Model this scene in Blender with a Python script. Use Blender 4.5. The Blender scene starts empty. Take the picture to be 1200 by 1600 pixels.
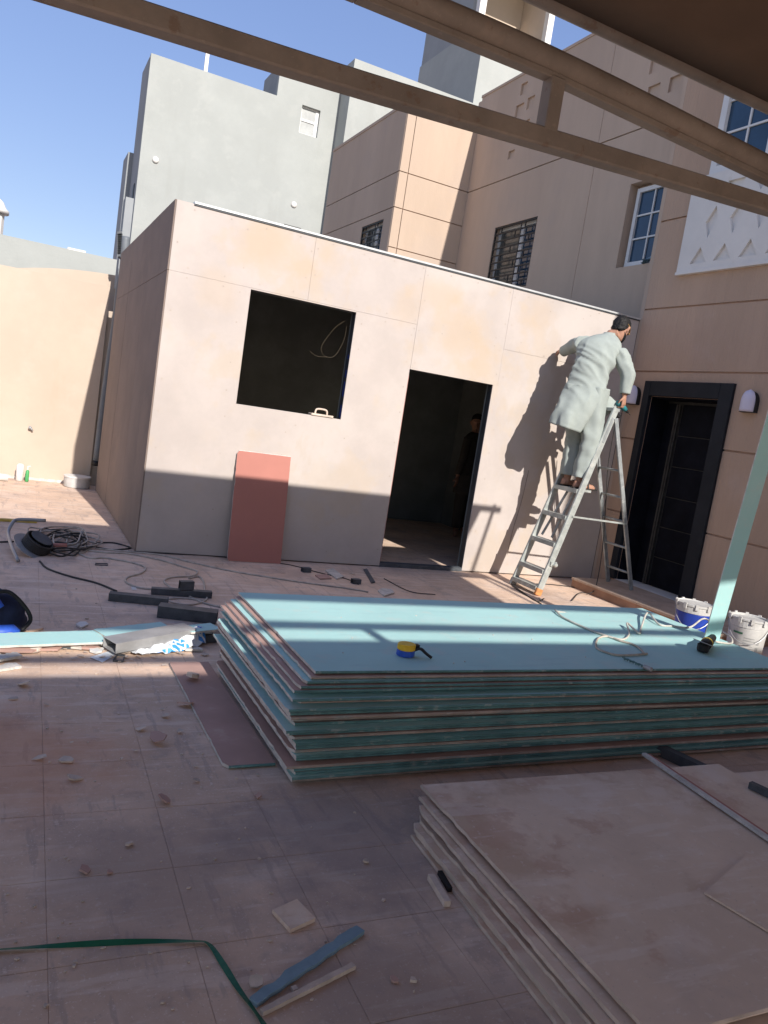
import bpy, bmesh, math, random
from mathutils import Vector, Matrix, noise
random.seed(7)
scene = bpy.context.scene
col = scene.collection
rad = math.radians

# ------------------------------------------------------------------ camera
CAM = Vector((0.0, 0.0, 1.45))
FPX = 1209.109
_vx = Vector((3027-600, 800-1031, -FPX)).normalized()
_vy = Vector((20-600, 800-565, -FPX)).normalized()
_vz = _vx.cross(_vy).normalized()
_vy = _vz.cross(_vx)
ROT = Matrix((_vx, _vy, _vz))                      # world = ROT @ camera
cd = bpy.data.cameras.new('camera'); cam = bpy.data.objects.new('camera', cd); col.objects.link(cam)
cam.matrix_world = Matrix.Translation(CAM) @ ROT.to_4x4()
cd.sensor_fit = 'VERTICAL'; cd.sensor_height = 24.0; cd.lens = FPX/1600*24.0
cd.clip_start = 0.05; cd.clip_end = 500
scene.camera = cam

# ------------------------------------------------------------------ sky, sun, exposure
SUN_EL, SUN_AZ = rad(31.7), rad(176.2)             # azimuth clockwise from +Y
w = bpy.data.worlds.new('World'); scene.world = w; w.use_nodes = True
nt = w.node_tree; bg = nt.nodes['Background']
sky = nt.nodes.new('ShaderNodeTexSky'); sky.sky_type = 'NISHITA'; sky.sun_disc = False
sky.sun_elevation = SUN_EL; sky.sun_rotation = SUN_AZ
sky.air_density = 1.0; sky.dust_density = 0.6; sky.ozone_density = 3.0
hs = nt.nodes.new('ShaderNodeHueSaturation'); hs.inputs['Saturation'].default_value = 1.5; hs.inputs['Hue'].default_value = .524
gm = nt.nodes.new('ShaderNodeGamma'); gm.inputs[1].default_value = .5
mu = nt.nodes.new('ShaderNodeMix'); mu.data_type = 'RGBA'; mu.blend_type = 'MULTIPLY'; mu.inputs[0].default_value = 1.0; mu.inputs[7].default_value = (1.82, 1.82, 1.82, 1)
nt.links.new(sky.outputs[0], gm.inputs[0]); nt.links.new(gm.outputs[0], mu.inputs[6]); nt.links.new(mu.outputs[2], hs.inputs['Color']); nt.links.new(hs.outputs[0], bg.inputs[0]); bg.inputs[1].default_value = 0.122
sd = bpy.data.lights.new('sun', 'SUN'); sd.energy = 3.9; sd.angle = rad(0.55); sd.color = (1.0, 0.945, 0.88)
so = bpy.data.objects.new('sun', sd); col.objects.link(so)
sdir = Vector((math.sin(SUN_AZ)*math.cos(SUN_EL), math.cos(SUN_AZ)*math.cos(SUN_EL), math.sin(SUN_EL)))
so.rotation_euler = sdir.to_track_quat('Z', 'Y').to_euler(); so.location = (3, -10, 12)
vs = scene.view_settings
vs.view_transform = 'Standard'; vs.look = 'None'; vs.exposure = 0.72; vs.gamma = 1.0; vs.use_curve_mapping = False

# ------------------------------------------------------------------ measuring helpers (photo pixel + known plane -> place)
def ray(u, v): return ROT @ Vector(((u-600)/FPX, -(v-800)/FPX, -1.0))
def G(u, v, z=0.0):
    d = ray(u, v); p = CAM + d*((z-CAM.z)/d.z); p.z = z; return p
def FY(u, v, y): d = ray(u, v); return CAM + d*(y/d.y)
def FX(u, v, x): d = ray(u, v); return CAM + d*(x/d.x)
def project(p):
    c = ROT.transposed() @ (Vector(p)-CAM)
    return (600+FPX*c.x/-c.z, 800-FPX*c.y/-c.z)

# ------------------------------------------------------------------ materials
MATS = {}
def mat(name, c, rough=0.75, var=0.12, scale=3.0, bump=0.15, bscale=60.0, stain=None, stains=(), metal=0.0, spec=0.3, stretch=None, emit=None, obj_coords=False, bdist=0.004, spots=()):
    if name in MATS: return MATS[name]
    m = bpy.data.materials.new(name); m.use_nodes = True; MATS[name] = m
    n = m.node_tree.nodes; l = m.node_tree.links; b = n['Principled BSDF']
    b.inputs['Roughness'].default_value = rough; b.inputs['Metallic'].default_value = metal
    b.inputs['Specular IOR Level'].default_value = spec
    if obj_coords:
        pos = n.new('ShaderNodeTexCoord').outputs['Object']
    else:
        pos = n.new('ShaderNodeNewGeometry').outputs['Position']
    if stretch:
        mp = n.new('ShaderNodeMapping'); mp.inputs['Scale'].default_value = stretch
        l.new(pos, mp.inputs[0]); spos = mp.outputs[0]
    else: spos = pos
    def nz(sc, det=5, src=None, ro=0.6):
        t = n.new('ShaderNodeTexNoise'); t.inputs['Scale'].default_value = sc; t.inputs['Detail'].default_value = det
        t.inputs['Roughness'].default_value = ro
        l.new(src if src is not None else pos, t.inputs['Vector']); return t.outputs['Fac']
    def mixc(f, a, bb, mode='MIX'):
        x = n.new('ShaderNodeMix'); x.data_type = 'RGBA'; x.blend_type = mode
        for s, v in ((0, f), (6, a), (7, bb)):
            if hasattr(v, 'node'): l.new(v, x.inputs[s])
            else: x.inputs[s].default_value = v if s == 0 else (*v[:3], 1)
        return x.outputs[2]
    def ramp(f, p0, p1, v0=0.0, v1=1.0):
        r = n.new('ShaderNodeMapRange'); r.inputs[1].default_value = p0; r.inputs[2].default_value = p1
        r.inputs[3].default_value = v0; r.inputs[4].default_value = v1; r.interpolation_type = 'SMOOTHSTEP'
        l.new(f, r.inputs[0]); return r.outputs[0]
    d = [max(0, x*(1-var*1.6)) for x in c]; e = [min(1, x*(1+var)) for x in c]
    cc = mixc(ramp(nz(scale, 6, spos), 0.3, 0.7), d, e)
    cc = mixc(ramp(nz(scale*9, 4, spos), 0.35, 0.7, 0, min(1, var*2.2)), cc, [x*0.8 for x in c])
    allst = list(stains) + ([stain] if stain else [])
    for (sc_col, ssc, p0, p1, amt, *st) in allst:
        src = None
        if st:
            mp2 = n.new('ShaderNodeMapping'); mp2.inputs['Scale'].default_value = st[0]
            if len(st) > 1: mp2.inputs['Rotation'].default_value = st[1]
            l.new(pos, mp2.inputs[0]); src = mp2.outputs[0]
        cc = mixc(ramp(nz(ssc, 5, src, 0.62), p0, p1, 0, amt), cc, sc_col)
    for (ctr, r0, sc_col, amt) in spots:
        ds = n.new('ShaderNodeVectorMath'); ds.operation = 'DISTANCE'; ds.inputs[1].default_value = ctr; l.new(pos, ds.inputs[0])
        ad = n.new('ShaderNodeMath'); ad.operation = 'MULTIPLY_ADD'; l.new(nz(3.5, 6), ad.inputs[0]); ad.inputs[1].default_value = r0*1.6; ad.inputs[2].default_value = -r0*.8
        sm_ = n.new('ShaderNodeMath'); sm_.operation = 'ADD'; l.new(ds.outputs['Value'], sm_.inputs[0]); l.new(ad.outputs[0], sm_.inputs[1])
        cc = mixc(ramp(sm_.outputs[0], r0*.25, r0, amt, 0), cc, sc_col)
    l.new(cc, b.inputs['Base Color'])
    if bump:
        bp = n.new('ShaderNodeBump'); bp.inputs['Strength'].default_value = bump; bp.inputs['Distance'].default_value = bdist
        l.new(nz(bscale, 4, spos), bp.inputs['Height']); l.new(bp.outputs[0], b.inputs['Normal'])
    if emit:
        b.inputs['Emission Color'].default_value = (*emit[0], 1); b.inputs['Emission Strength'].default_value = emit[1]
    return m

M = {}
M['tile'] = mat('dusty_tile', (.70, .505, .375), .85, .13, 1.1, .4, 45, stains=(
    ((.42, .32, .27), 1.15, .47, .66, .6), ((.70, .55, .45), 2.6, .5, .64, .5), ((.36, .285, .25), 4.2, .55, .67, .5), ((.44, .34, .285), 11, .55, .66, .45),
    ((.74, .60, .50), 2.2, .53, .62, .55, (1.0, 7.0, 1.0), (0, 0, .9)), ((.40, .31, .265), 2.6, .57, .64, .5, (6.0, 1.0, 1.0), (0, 0, .5)), ((.78, .66, .57), 34, .60, .68, .5), ((.82, .72, .64), 110, .60, .66, .55), ((.30, .235, .205), 85, .64, .69, .5)),
    spots=(((.08, 3.0, 0), .6, (.58, .29, .17), .6), ((.55, 2.2, 0), .5, (.36, .28, .24), .55), ((1.15, 2.25, 0), .55, (.27, .22, .205), .6), ((1.05, 1.5, 0), .45, (.33, .26, .23), .55)))
M['joint'] = mat('joint_grout', (.58, .44, .355), .9, .15, 5, .2, 80)
M['sand'] = mat('far_ground', (.38, .31, .25), .95, .15, .6, .3, 20)
M['paper'] = mat('gypsum_back_paper', (0.461, 0.407, 0.374), .85, .045, 2.2, .12, 140, stains=(((0.468, 0.382, 0.292), 1.4, .54, .62, .45), ((0.517, 0.466, 0.426), .9, .48, .64, .5), ((0.449, 0.373, 0.302), 2.2, .58, .65, .4, (1.0, 1.0, .45)), ((0.458, 0.396, 0.344), 5, .56, .66, .3)), obj_coords=False, spots=tuple(((x_, 6.77, z_), r_, (.47, .365, .265), a_) for x_, z_, r_, a_ in ((1.85, 2.78, .30, .55), (2.22, 2.66, .24, .7), (2.45, 2.8, .25, .35), (3.62, 2.68, .30, .5), (3.95, 2.42, .42, .6), (4.25, 2.15, .30, .5), (3.3, 2.5, .25, .4), (4.8, 2.75, .3, .4), (1.5, 2.3, .25, .3))))
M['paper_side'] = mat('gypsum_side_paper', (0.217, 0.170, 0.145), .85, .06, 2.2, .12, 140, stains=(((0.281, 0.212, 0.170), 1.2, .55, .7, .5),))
M['screw'] = mat('screw_head', (.43, .365, .315), .6, .1, 40, 0)
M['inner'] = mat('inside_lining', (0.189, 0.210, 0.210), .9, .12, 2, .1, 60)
M['steel'] = mat('dark_primer_steel', (.085, .094, .105), .55, .2, 14, .12, 120, stain=((.2, .18, .16), 8, .6, .75, .5), spec=.4)
M['steel_in'] = mat('dark_frame_steel', (.05, .058, .066), .5, .18, 10, .1, 120, spec=.45)
M['bluefilm'] = mat('blue_film', (.03, .06, .30), .4, .15, 30, .1, 60)
M['trim'] = mat('roof_trim_metal', (0.527, 0.535, 0.535), .45, .08, 8, .05, 60, metal=.3)
M['teal'] = mat('green_board_paper', (.40, .645, .625), .8, .035, 1.5, .08, 200, stains=(((0.461, 0.634, 0.614), 2.2, .5, .66, .5), ((0.499, 0.595, 0.557), 7, .55, .66, .4), ((0.595, 0.653, 0.614), 90, .62, .68, .5), ((0.326, 0.518, 0.528), 3, .57, .64, .35, (1, 8, 1), (0, 0, .3))))
M['tealedge'] = mat('green_board_edge', (.12, .245, .24), .8, .2, 6, .15, 150, stains=(((.36, .40, .37), 16, .57, .66, .6), ((.08, .16, .165), 5, .55, .68, .6)))
M['tanlong'] = mat('brown_board_edge', (.40, .315, .265), .85, .2, 6, .15, 150, stains=(((.22, .28, .27), 5, .54, .66, .6), ((.55, .5, .45), 20, .58, .67, .5)))
M['bucketlid'] = mat('bucket_lid_plastic', (.66, .65, .62), .5, .1, 8, .05, 60, stain=((.45, .40, .35), 10, .55, .67, .6))
M['pink'] = mat('board_back_pink', (.46, .295, .25), .85, .07, 3, .1, 150, stain=((.55, .42, .36), 6, .58, .72, .5))
M['gyps'] = mat('raw_gypsum', (.60, .56, .51), .9, .14, 18, .35, 90, stain=((.40, .36, .32), 22, .55, .65, .5))
M['red'] = mat('red_board_paper', (0.423, 0.180, 0.144), .8, .03, 2.5, .06, 200)
M['tan'] = mat('dusty_board_paper', (0.763, 0.588, 0.446), .88, .06, 2.0, .15, 120, stains=(((.55, .375, .255), 2.2, .49, .62, .7), ((.78, .64, .53), 5.0, .52, .64, .55), ((.56, .44, .355), 1.3, .5, .66, .5), ((.55, .34, .24), 3.4, .55, .63, .55), ((.82, .70, .60), 2.4, .56, .64, .35, (1, 6, 1), (0, 0, .6)), ((.82, .72, .64), 38, .60, .68, .4), ((.48, .38, .32), 70, .64, .69, .45)))
M['tanedge'] = mat('dusty_board_edge', (.60, .49, .405), .9, .16, 9, .2, 90)
M['house'] = mat('rake_plaster_brown', (0.450, 0.318, 0.233), .92, .06, 1.6, .85, 42, stretch=(1, 1.0, .1), bdist=.012, stain=((0.482, 0.369, 0.310), 1.3, .6, .78, .35))
M['house2'] = mat('plaster_tan', (0.484, 0.374, 0.290), .92, .05, 1.2, .35, 60, stretch=(1, 1, .25), stain=((0.422, 0.343, 0.290), .9, .52, .7, .4), bdist=.008)
M['groove'] = mat('plaster_groove', (.50, .33, .25), .92, .05, 3, .1, 60)
M['cream'] = mat('cream_plaster', (0.504, 0.412, 0.329), .9, .04, 1.0, .25, 60, stains=(((0.536, 0.455, 0.377), 1.4, .5, .68, .5), ((0.453, 0.356, 0.270), 2.5, .56, .68, .35, (1, 1, .25))))
M['white'] = mat('white_precast', (0.676, 0.650, 0.615), .7, .03, 3, .12, 50, stain=((0.521, 0.470, 0.395), 5, .6, .75, .4))
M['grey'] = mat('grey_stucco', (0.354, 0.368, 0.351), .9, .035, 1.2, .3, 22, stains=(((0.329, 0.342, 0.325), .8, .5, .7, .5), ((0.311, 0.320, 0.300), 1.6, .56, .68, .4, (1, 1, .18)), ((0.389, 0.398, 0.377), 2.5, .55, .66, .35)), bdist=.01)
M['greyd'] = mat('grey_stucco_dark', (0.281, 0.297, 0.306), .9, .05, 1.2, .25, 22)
M['pvcwhite'] = mat('white_window_frame', (0.663, 0.663, 0.654), .4, .03, 5, 0)
M['glassblue'] = mat('blue_tinted_glass', (.018, .05, .095), .12, .15, 2, 0, spec=.6)
M['glassgrey'] = mat('window_glass_grey', (.10, .105, .10), .2, .35, 5, 0, spec=.6)
M['curtain'] = mat('grey_shade_glass', (.38, .39, .38), .5, .08, 6, 0)
M['iron'] = mat('black_iron', (.018, .018, .02), .5, .1, 20, .05)
M['doorblk'] = mat('black_door_paint', (.008, .009, .014), .6, .3, 5, .06, 60, spec=.06)
M['doorfrm'] = mat('black_frame_paint', (0.018, 0.020, 0.025), .6, .15, 4, .1, 60, spec=.15)
M['doorgrey'] = mat('dusty_black_metal', (.05, .048, .045), .6, .2, 12, .1, 60, spec=.2)
M['alu'] = mat('ladder_aluminium', (0.450, 0.477, 0.450), .45, .12, 16, .12, 60, metal=.35, stain=((0.612, 0.612, 0.567), 11, .55, .65, .7))
M['alud'] = mat('ladder_aluminium_dull', (.33, .35, .35), .5, .15, 16, .12, 60, metal=.35, stain=((.55, .55, .52), 11, .58, .68, .6))
M['orange'] = mat('orange_rubber_foot', (.55, .24, .09), .7, .2, 20, .1)
M['stone'] = mat('step_stone', (.46, .345, .265), .75, .1, 6, .2, 60, stain=((.58, .5, .43), 9, .58, .7, .5))
M['stoned'] = mat('step_riser_stone', (.34, .20, .135), .8, .12, 6, .2, 60)
M['cloth'] = mat('pale_green_cotton', (0.320, 0.356, 0.332), .95, .05, 8, .25, 260, spec=.1)
M['skin'] = mat('skin', (.40, .215, .145), .6, .08, 20, .05, 100)
M['hair'] = mat('black_hair', (.012, .011, .011), .65, .3, 60, .5, 200)
M['leather'] = mat('dark_sandal', (.03, .026, .024), .6, .2, 30, .1)
M['band'] = mat('yellow_brown_strap', (.26, .15, .05), .6, .3, 60, .1)
M['tealplastic'] = mat('teal_tool_plastic', (.035, .20, .22), .4, .08, 20, .05)
M['black'] = mat('black_rubber', (.016, .016, .017), .55, .2, 25, .1, 80)
M['cord'] = mat('grey_cord', (.48, .42, .355), .7, .2, 14, .1, 90)
M['cordd'] = mat('dark_cord', (.045, .042, .04), .6, .2, 14, .1, 90)
M['cordw'] = mat('dusty_white_cord', (.55, .52, .46), .7, .15, 14, .1, 90)
M['bucketb'] = mat('blue_paint_bucket', (.025, .06, .36), .4, .12, 8, .05, 60, stain=((.6, .6, .58), 12, .66, .7, .8))
M['bucketw'] = mat('white_bucket_plastic', (0.527, 0.518, 0.493), .5, .1, 8, .05, 60, stain=((0.383, 0.340, 0.297), 10, .58, .7, .5))
M['greenlbl'] = mat('green_print', (.04, .14, .08), .6, .1, 20, 0)
M['greyprint'] = mat('grey_print', (.33, .33, .32), .6, .15, 30, 0)
M['pvc'] = mat('grey_pvc_pipe', (.15, .165, .18), .45, .08, 6, .05)
M['canvas'] = mat('brown_canopy_fabric', (.12, .075, .05), .95, .08, 2, .2, 160)
M['beam'] = mat('brown_beam_paint', (.235, .195, .165), .6, .12, 4, .15, 60, stains=(((.28, .22, .175), 6, .54, .66, .45), ((.16, .09, .055), 14, .6, .68, .5), ((.30, .25, .21), 60, .6, .67, .4)))
M['lampshade'] = mat('lamp_glass', (.60, .56, .66), .35, .03, 4, 0)
M['yellow'] = mat('yellow_plastic', (.72, .45, .03), .45, .05, 30, .03)
M['bluep'] = mat('blue_plastic', (.03, .10, .50), .45, .08, 30, .03)
M['navy'] = mat('navy_nylon', (.012, .016, .045), .8, .25, 20, .4, 100)
M['strap'] = mat('green_strap', (.012, .11, .06), .5, .15, 10, .05)
M['bluestrip'] = mat('faded_blue_paper', (.20, .30, .36), .8, .12, 8, .2, 90, stain=((.42, .44, .43), 14, .56, .68, .6))
M['brass'] = mat('yellow_level', (.50, .36, .08), .5, .1, 20, .05)
M['wood'] = mat('pale_wood', (.55, .45, .32), .7, .1, 14, .1)
M['greenb'] = mat('green_bottle', (.08, .35, .12), .35, .1, 10, 0)
M['paperw'] = mat('white_paper', (.66, .65, .62), .8, .06, 10, .1)
M['silver'] = mat('grey_steel_profile', (.36, .36, .36), .4, .1, 8, .1, 60, metal=.3)
M['film'] = mat('blue_white_film', (.66, .70, .74), .3, .06, 8, .1, 30)
# printed bag: white film with blue block lettering shapes
def bag_mat():
    m = bpy.data.materials.new('blue_print_film'); m.use_nodes = True
    n = m.node_tree.nodes; l = m.node_tree.links; b = n['Principled BSDF']; b.inputs['Roughness'].default_value = .35
    tc = n.new('ShaderNodeTexCoord'); br = n.new('ShaderNodeTexBrick'); br.inputs['Scale'].default_value = 9.0
    br.inputs['Color1'].default_value = (.03, .22, .62, 1); br.inputs['Color2'].default_value = (.06, .34, .72, 1); br.inputs['Mortar'].default_value = (.7, .72, .74, 1)
    br.inputs['Mortar Size'].default_value = .05
    nz = n.new('ShaderNodeTexNoise'); nz.inputs['Scale'].default_value = 7.0
    mr = n.new('ShaderNodeMapRange'); mr.inputs[1].default_value = .50; mr.inputs[2].default_value = .53
    mx = n.new('ShaderNodeMix'); mx.data_type = 'RGBA'; mx.inputs[7].default_value = (.72, .74, .76, 1)
    l.new(tc.outputs['Object'], br.inputs['Vector']); l.new(tc.outputs['Object'], nz.inputs['Vector']); l.new(nz.outputs['Fac'], mr.inputs[0])
    l.new(mr.outputs[0], mx.inputs[0]); l.new(br.outputs['Color'], mx.inputs[6]); l.new(mx.outputs[2], b.inputs['Base Color'])
    return m
M['bagprint'] = bag_mat()

# ------------------------------------------------------------------ mesh helpers
def V(*a): return Vector(a[0]) if len(a) == 1 else Vector(a)
class MB:
    def __init__(s): s.v = []; s.f = []; s.mi = []; s.cur = 0
    def m(s, i): s.cur = i; return s
    def add(s, verts, faces):
        o = len(s.v); s.v += [Vector(x) for x in verts]; s.f += [tuple(i+o for i in f) for f in faces]; s.mi += [s.cur]*len(faces); return s
    def box(s, lo, hi, mt=None):
        x0, y0, z0 = lo; x1, y1, z1 = hi
        vs_ = [Vector(p) for p in ((x0,y0,z0),(x1,y0,z0),(x1,y1,z0),(x0,y1,z0),(x0,y0,z1),(x1,y0,z1),(x1,y1,z1),(x0,y1,z1))]
        if mt is not None: vs_ = [mt @ p for p in vs_]
        return s.add(vs_, [(0,3,2,1),(4,5,6,7),(0,1,5,4),(1,2,6,5),(2,3,7,6),(3,0,4,7)])
    def bar(s, p0, p1, wd, ht, up=(0,0,1)):
        p0, p1 = V(p0), V(p1); d = (p1-p0).normalized(); u = Vector(up)
        if abs(d.dot(u)) > .98: u = Vector((0,1,0))
        a = d.cross(u).normalized()*wd/2; b = a.cross(d).normalized()*ht/2
        return s.add([p0-a-b, p0+a-b, p0+a+b, p0-a+b, p1-a-b, p1+a-b, p1+a+b, p1-a+b], [(0,3,2,1),(4,5,6,7),(0,1,5,4),(1,2,6,5),(2,3,7,6),(3,0,4,7)])
    def hollow(s, p0, p1, wd, ht, t, up=(0,0,1)):
        p0, p1 = V(p0), V(p1); d = (p1-p0).normalized(); u = Vector(up); a = d.cross(u).normalized(); b = a.cross(d).normalized()
        pts = []
        for p in (p0, p1):
            for k in (0, t):
                x, y = wd/2-k, ht/2-k
                pts += [p-a*x-b*y, p+a*x-b*y, p+a*x+b*y, p-a*x+b*y]
        fs = []
        for i in range(4):
            j = (i+1) % 4
            fs += [(i, j, 8+j, 8+i), (4+j, 4+i, 12+i, 12+j), (j, i, 4+i, 4+j), (8+i, 8+j, 12+j, 12+i)]
        return s.add(pts, fs)
    def tube(s, path, r, n=8, cap=True, closed=False):
        path = [V(p) for p in path]; k = len(path); rs = r if isinstance(r, (list, tuple)) else [r]*k
        ref = None; vs_ = []
        for i, p in enumerate(path):
            d = (path[min(i+1, k-1)]-path[max(i-1, 0)])
            if d.length < 1e-9: d = Vector((0,0,1))
            d.normalize()
            if ref is None: ref = d.orthogonal().normalized()
            ref = (ref - d*ref.dot(d));
            if ref.length < 1e-6: ref = d.orthogonal()
            ref.normalize(); b = d.cross(ref)
            for j in range(n):
                a = 2*math.pi*j/n; vs_.append(p+(ref*math.cos(a)+b*math.sin(a))*rs[i])
        fs = []
        for i in range(k-1):
            for j in range(n):
                fs.append((i*n+j, i*n+(j+1)%n, (i+1)*n+(j+1)%n, (i+1)*n+j))
        if cap: fs += [tuple(range(n-1,-1,-1)), tuple((k-1)*n+j for j in range(n))]
        return s.add(vs_, fs)
    def lathe(s, prof, n=24, org=(0,0,0), mt=None):
        org = V(org); vs_ = []; fs = []; k = len(prof)
        for (r, z) in prof:
            for j in range(n):
                a = 2*math.pi*j/n; p = Vector((r*math.cos(a), r*math.sin(a), z))
                vs_.append((mt @ p if mt is not None else p)+org)
        for i in range(k-1):
            for j in range(n): fs.append((i*n+j, i*n+(j+1)%n, (i+1)*n+(j+1)%n, (i+1)*n+j))
        fs += [tuple(range(n-1,-1,-1)), tuple((k-1)*n+j for j in range(n))]
        return s.add(vs_, fs)
    def loft(s, rings, n=20, cap=True, fn=None):
        """rings: (centre, a_vec, b_vec); fn(i,theta)->radial factor"""
        vs_ = []; fs = []; k = len(rings)
        for i, (c, a, b) in enumerate(rings):
            c, a, b = V(c), V(a), V(b)
            for j in range(n):
                t = 2*math.pi*j/n; q = 1.0 if fn is None else fn(i/(k-1), t)
                vs_.append(c+(a*math.cos(t)+b*math.sin(t))*q)
        for i in range(k-1):
            for j in range(n): fs.append((i*n+j, i*n+(j+1)%n, (i+1)*n+(j+1)%n, (i+1)*n+j))
        if cap: fs += [tuple(range(n-1,-1,-1)), tuple((k-1)*n+j for j in range(n))]
        return s.add(vs_, fs)
    def prism(s, poly, z0, z1, mt=None):
        n = len(poly); vs_ = [Vector((x, y, z0)) for x, y in poly]+[Vector((x, y, z1)) for x, y in poly]
        if mt is not None: vs_ = [mt @ p for p in vs_]
        return s.add(vs_, [tuple(range(n-1,-1,-1)), tuple(range(n, 2*n))]+[(i, (i+1)%n, n+(i+1)%n, n+i) for i in range(n)])
    def build(s, name, mats, parent=None, smooth=False, bevel=0.0, sub=0):
        me = bpy.data.meshes.new(name); me.from_pydata([tuple(p) for p in s.v], [], s.f); me.validate()
        if not isinstance(mats, (list, tuple)): mats = [mats]
        for m_ in mats: me.materials.append(M[m_] if isinstance(m_, str) else m_)
        if len(mats) > 1 and len(me.polygons) == len(s.mi): me.polygons.foreach_set('material_index', s.mi)
        bm = bmesh.new(); bm.from_mesh(me); bmesh.ops.recalc_face_normals(bm, faces=bm.faces); bm.to_mesh(me); bm.free()
        if smooth: me.polygons.foreach_set('use_smooth', [True]*len(me.polygons))
        me.update()
        return link(name, me, parent, bevel, sub)
def link(name, me, parent=None, bevel=0.0, sub=0):
    o = bpy.data.objects.new(name, me); col.objects.link(o)
    if parent is not None:
        o.parent = parent; o.matrix_parent_inverse = parent_inv(parent)
    if bevel:
        b = o.modifiers.new('bevel', 'BEVEL'); b.width = bevel; b.segments = 1; b.limit_method = 'ANGLE'
    if sub:
        b = o.modifiers.new('sub', 'SUBSURF'); b.levels = b.render_levels = sub
    return o
def parent_inv(p):
    mt = Matrix.LocRotScale(p.location, p.rotation_euler, p.scale)
    if p.parent is not None: mt = Matrix.LocRotScale(p.parent.location, p.parent.rotation_euler, p.parent.scale) @ p.matrix_parent_inverse @ mt if False else mt
    return mt.inverted()
def thing(name, label, cat, loc=(0,0,0), group=None):
    o = bpy.data.objects.new(name, None); col.objects.link(o); o.location = loc; o.empty_display_size = .2
    return tag(o, label, cat, group)
def tag(o, label=None, cat=None, group=None, kind=None):
    if label: o['label'] = label
    if cat: o['category'] = cat
    if group: o['group'] = group
    if kind: o['kind'] = kind
    return o
def one(mb, name, mats, label, cat, group=None, **k):
    return tag(mb.build(name, mats, **k), label, cat, group)
def holed(outer, holes, depth, mp, name, mats, parent=None, back=True):
    """flat plate (u,v) with polygonal holes; mp(u,v,d)->xyz, d = 0 front, depth = back"""
    bm = bmesh.new(); loops = [outer]+holes; es = []
    for lp in loops:
        vv = [bm.verts.new((p[0], p[1], 0)) for p in lp]
        for i in range(len(vv)): es.append(bm.edges.new((vv[i], vv[(i+1) % len(vv)])))
    bmesh.ops.triangle_fill(bm, use_beauty=True, use_dissolve=False, edges=es)
    bm.verts.index_update()
    pts = [(v.co.x, v.co.y) for v in bm.verts]; tris = [tuple(v.index for v in f.verts) for f in bm.faces]; bm.free()
    mb = MB(); n = len(pts)
    vs_ = [mp(u, v, 0) for u, v in pts]+[mp(u, v, depth) for u, v in pts]
    fs = list(tris)
    if back: fs += [tuple(reversed([i+n for i in t])) for t in tris]
    o = 0
    for lp in loops:
        k = len(lp)
        for i in range(k): a, b = o+i, o+(i+1) % k; fs.append((a, b, n+b, n+a))
        o += k
    mb.add(vs_, fs)
    return mb.build(name, mats, parent)
def rect(u0, u1, v0, v1): return [(u0, v0), (u1, v0), (u1, v1), (u0, v1)]
def spline(pts, k=8):
    pts = [V(p) for p in pts]; out = []
    P_ = [pts[0]*2-pts[1]]+pts+[pts[-1]*2-pts[-2]]
    for i in range(1, len(P_)-2):
        a, b, c, d = P_[i-1], P_[i], P_[i+1], P_[i+2]
        for j in range(k):
            t = j/k; out.append(.5*((2*b)+(c-a)*t+(2*a-5*b+4*c-d)*t*t+(3*b-a-3*c+d)*t**3))
    out.append(pts[-1]); return out

# ================================================================== SETTING
# ---- ground sheet and paving tiles
g = MB(); g.add([(-80,-60,-.003),(90,-60,-.003),(90,120,-.003),(-80,120,-.003)], [(0,1,2,3)])
ground = tag(g.build('ground', 'joint'), kind='structure')
TS, TROT = .36, rad(-1.25)
tcell = []
for i in range(-12, 34):
    for j in range(-6, 34):
        ca, sa = math.cos(TROT), math.sin(TROT)
        lx, ly = .163+i*TS, j*TS+.05
        cx, cy = lx+TS/2, ly+TS/2
        x, y = cx*ca-cy*sa, cx*sa+cy*ca
        if x > 6.05 and y < 6.8: continue
        if y > 10.72 or x > 6.2: continue
        tcell.append((x, y))
def vis(c):
    d = ROT.transposed() @ (Vector((c[0], c[1], 0))-CAM)
    if d.z > -.6: return -1
    u, v = project((c[0], c[1], 0))
    if not (-40 < u < 1240 and 560 < v < 1660): return 0
    if 1.25 < c[0] < 4.0 and 2.75 < c[1] < 5.0: return 0.001
    if 1.5 < c[0] and c[1] < 2.3: return 0.001
    if c[1] > 7.0 and c[0] > 1.1: return 0.002
    return 1/(d.length**3)
tcell.sort(key=vis, reverse=True)
def tile_mesh():
    h = TS/2-.0006; b = .0012
    mb = MB(); mb.add([(-h,-h,-.011),(h,-h,-.011),(h,h,-.011),(-h,h,-.011),(-h,-h,-.001),(h,-h,-.001),(h,h,-.001),(-h,h,-.001),(-h+b,-h+b,0),(h-b,-h+b,0),(h-b,h-b,0),(-h+b,h-b,0)],
        [(0,1,5,4),(1,2,6,5),(2,3,7,6),(3,0,4,7),(4,5,9,8),(5,6,10,9),(6,7,11,10),(7,4,8,11),(8,9,10,11)])
    return mb
tm = tile_mesh().build('paving_tile', 'tile', ground)
for k, (x, y) in enumerate(tcell[:300]):
    o = tm if k == 0 else tm.copy()
    if k: col.objects.link(o)
    o.location = (x, y, random.uniform(-.0006, .0002)); o.rotation_euler = (random.uniform(-.001,.001), random.uniform(-.001,.001), TROT)
rest = MB()
for (x, y) in tcell[300:]:
    mt = Matrix.Translation((x, y, -.0008)) @ Matrix.Rotation(TROT, 4, 'Z')
    t_ = tile_mesh(); rest.add([mt @ p for p in t_.v], t_.f)
tag(rest.build('paving_tiles', 'tile', ground), kind='stuff')

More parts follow.
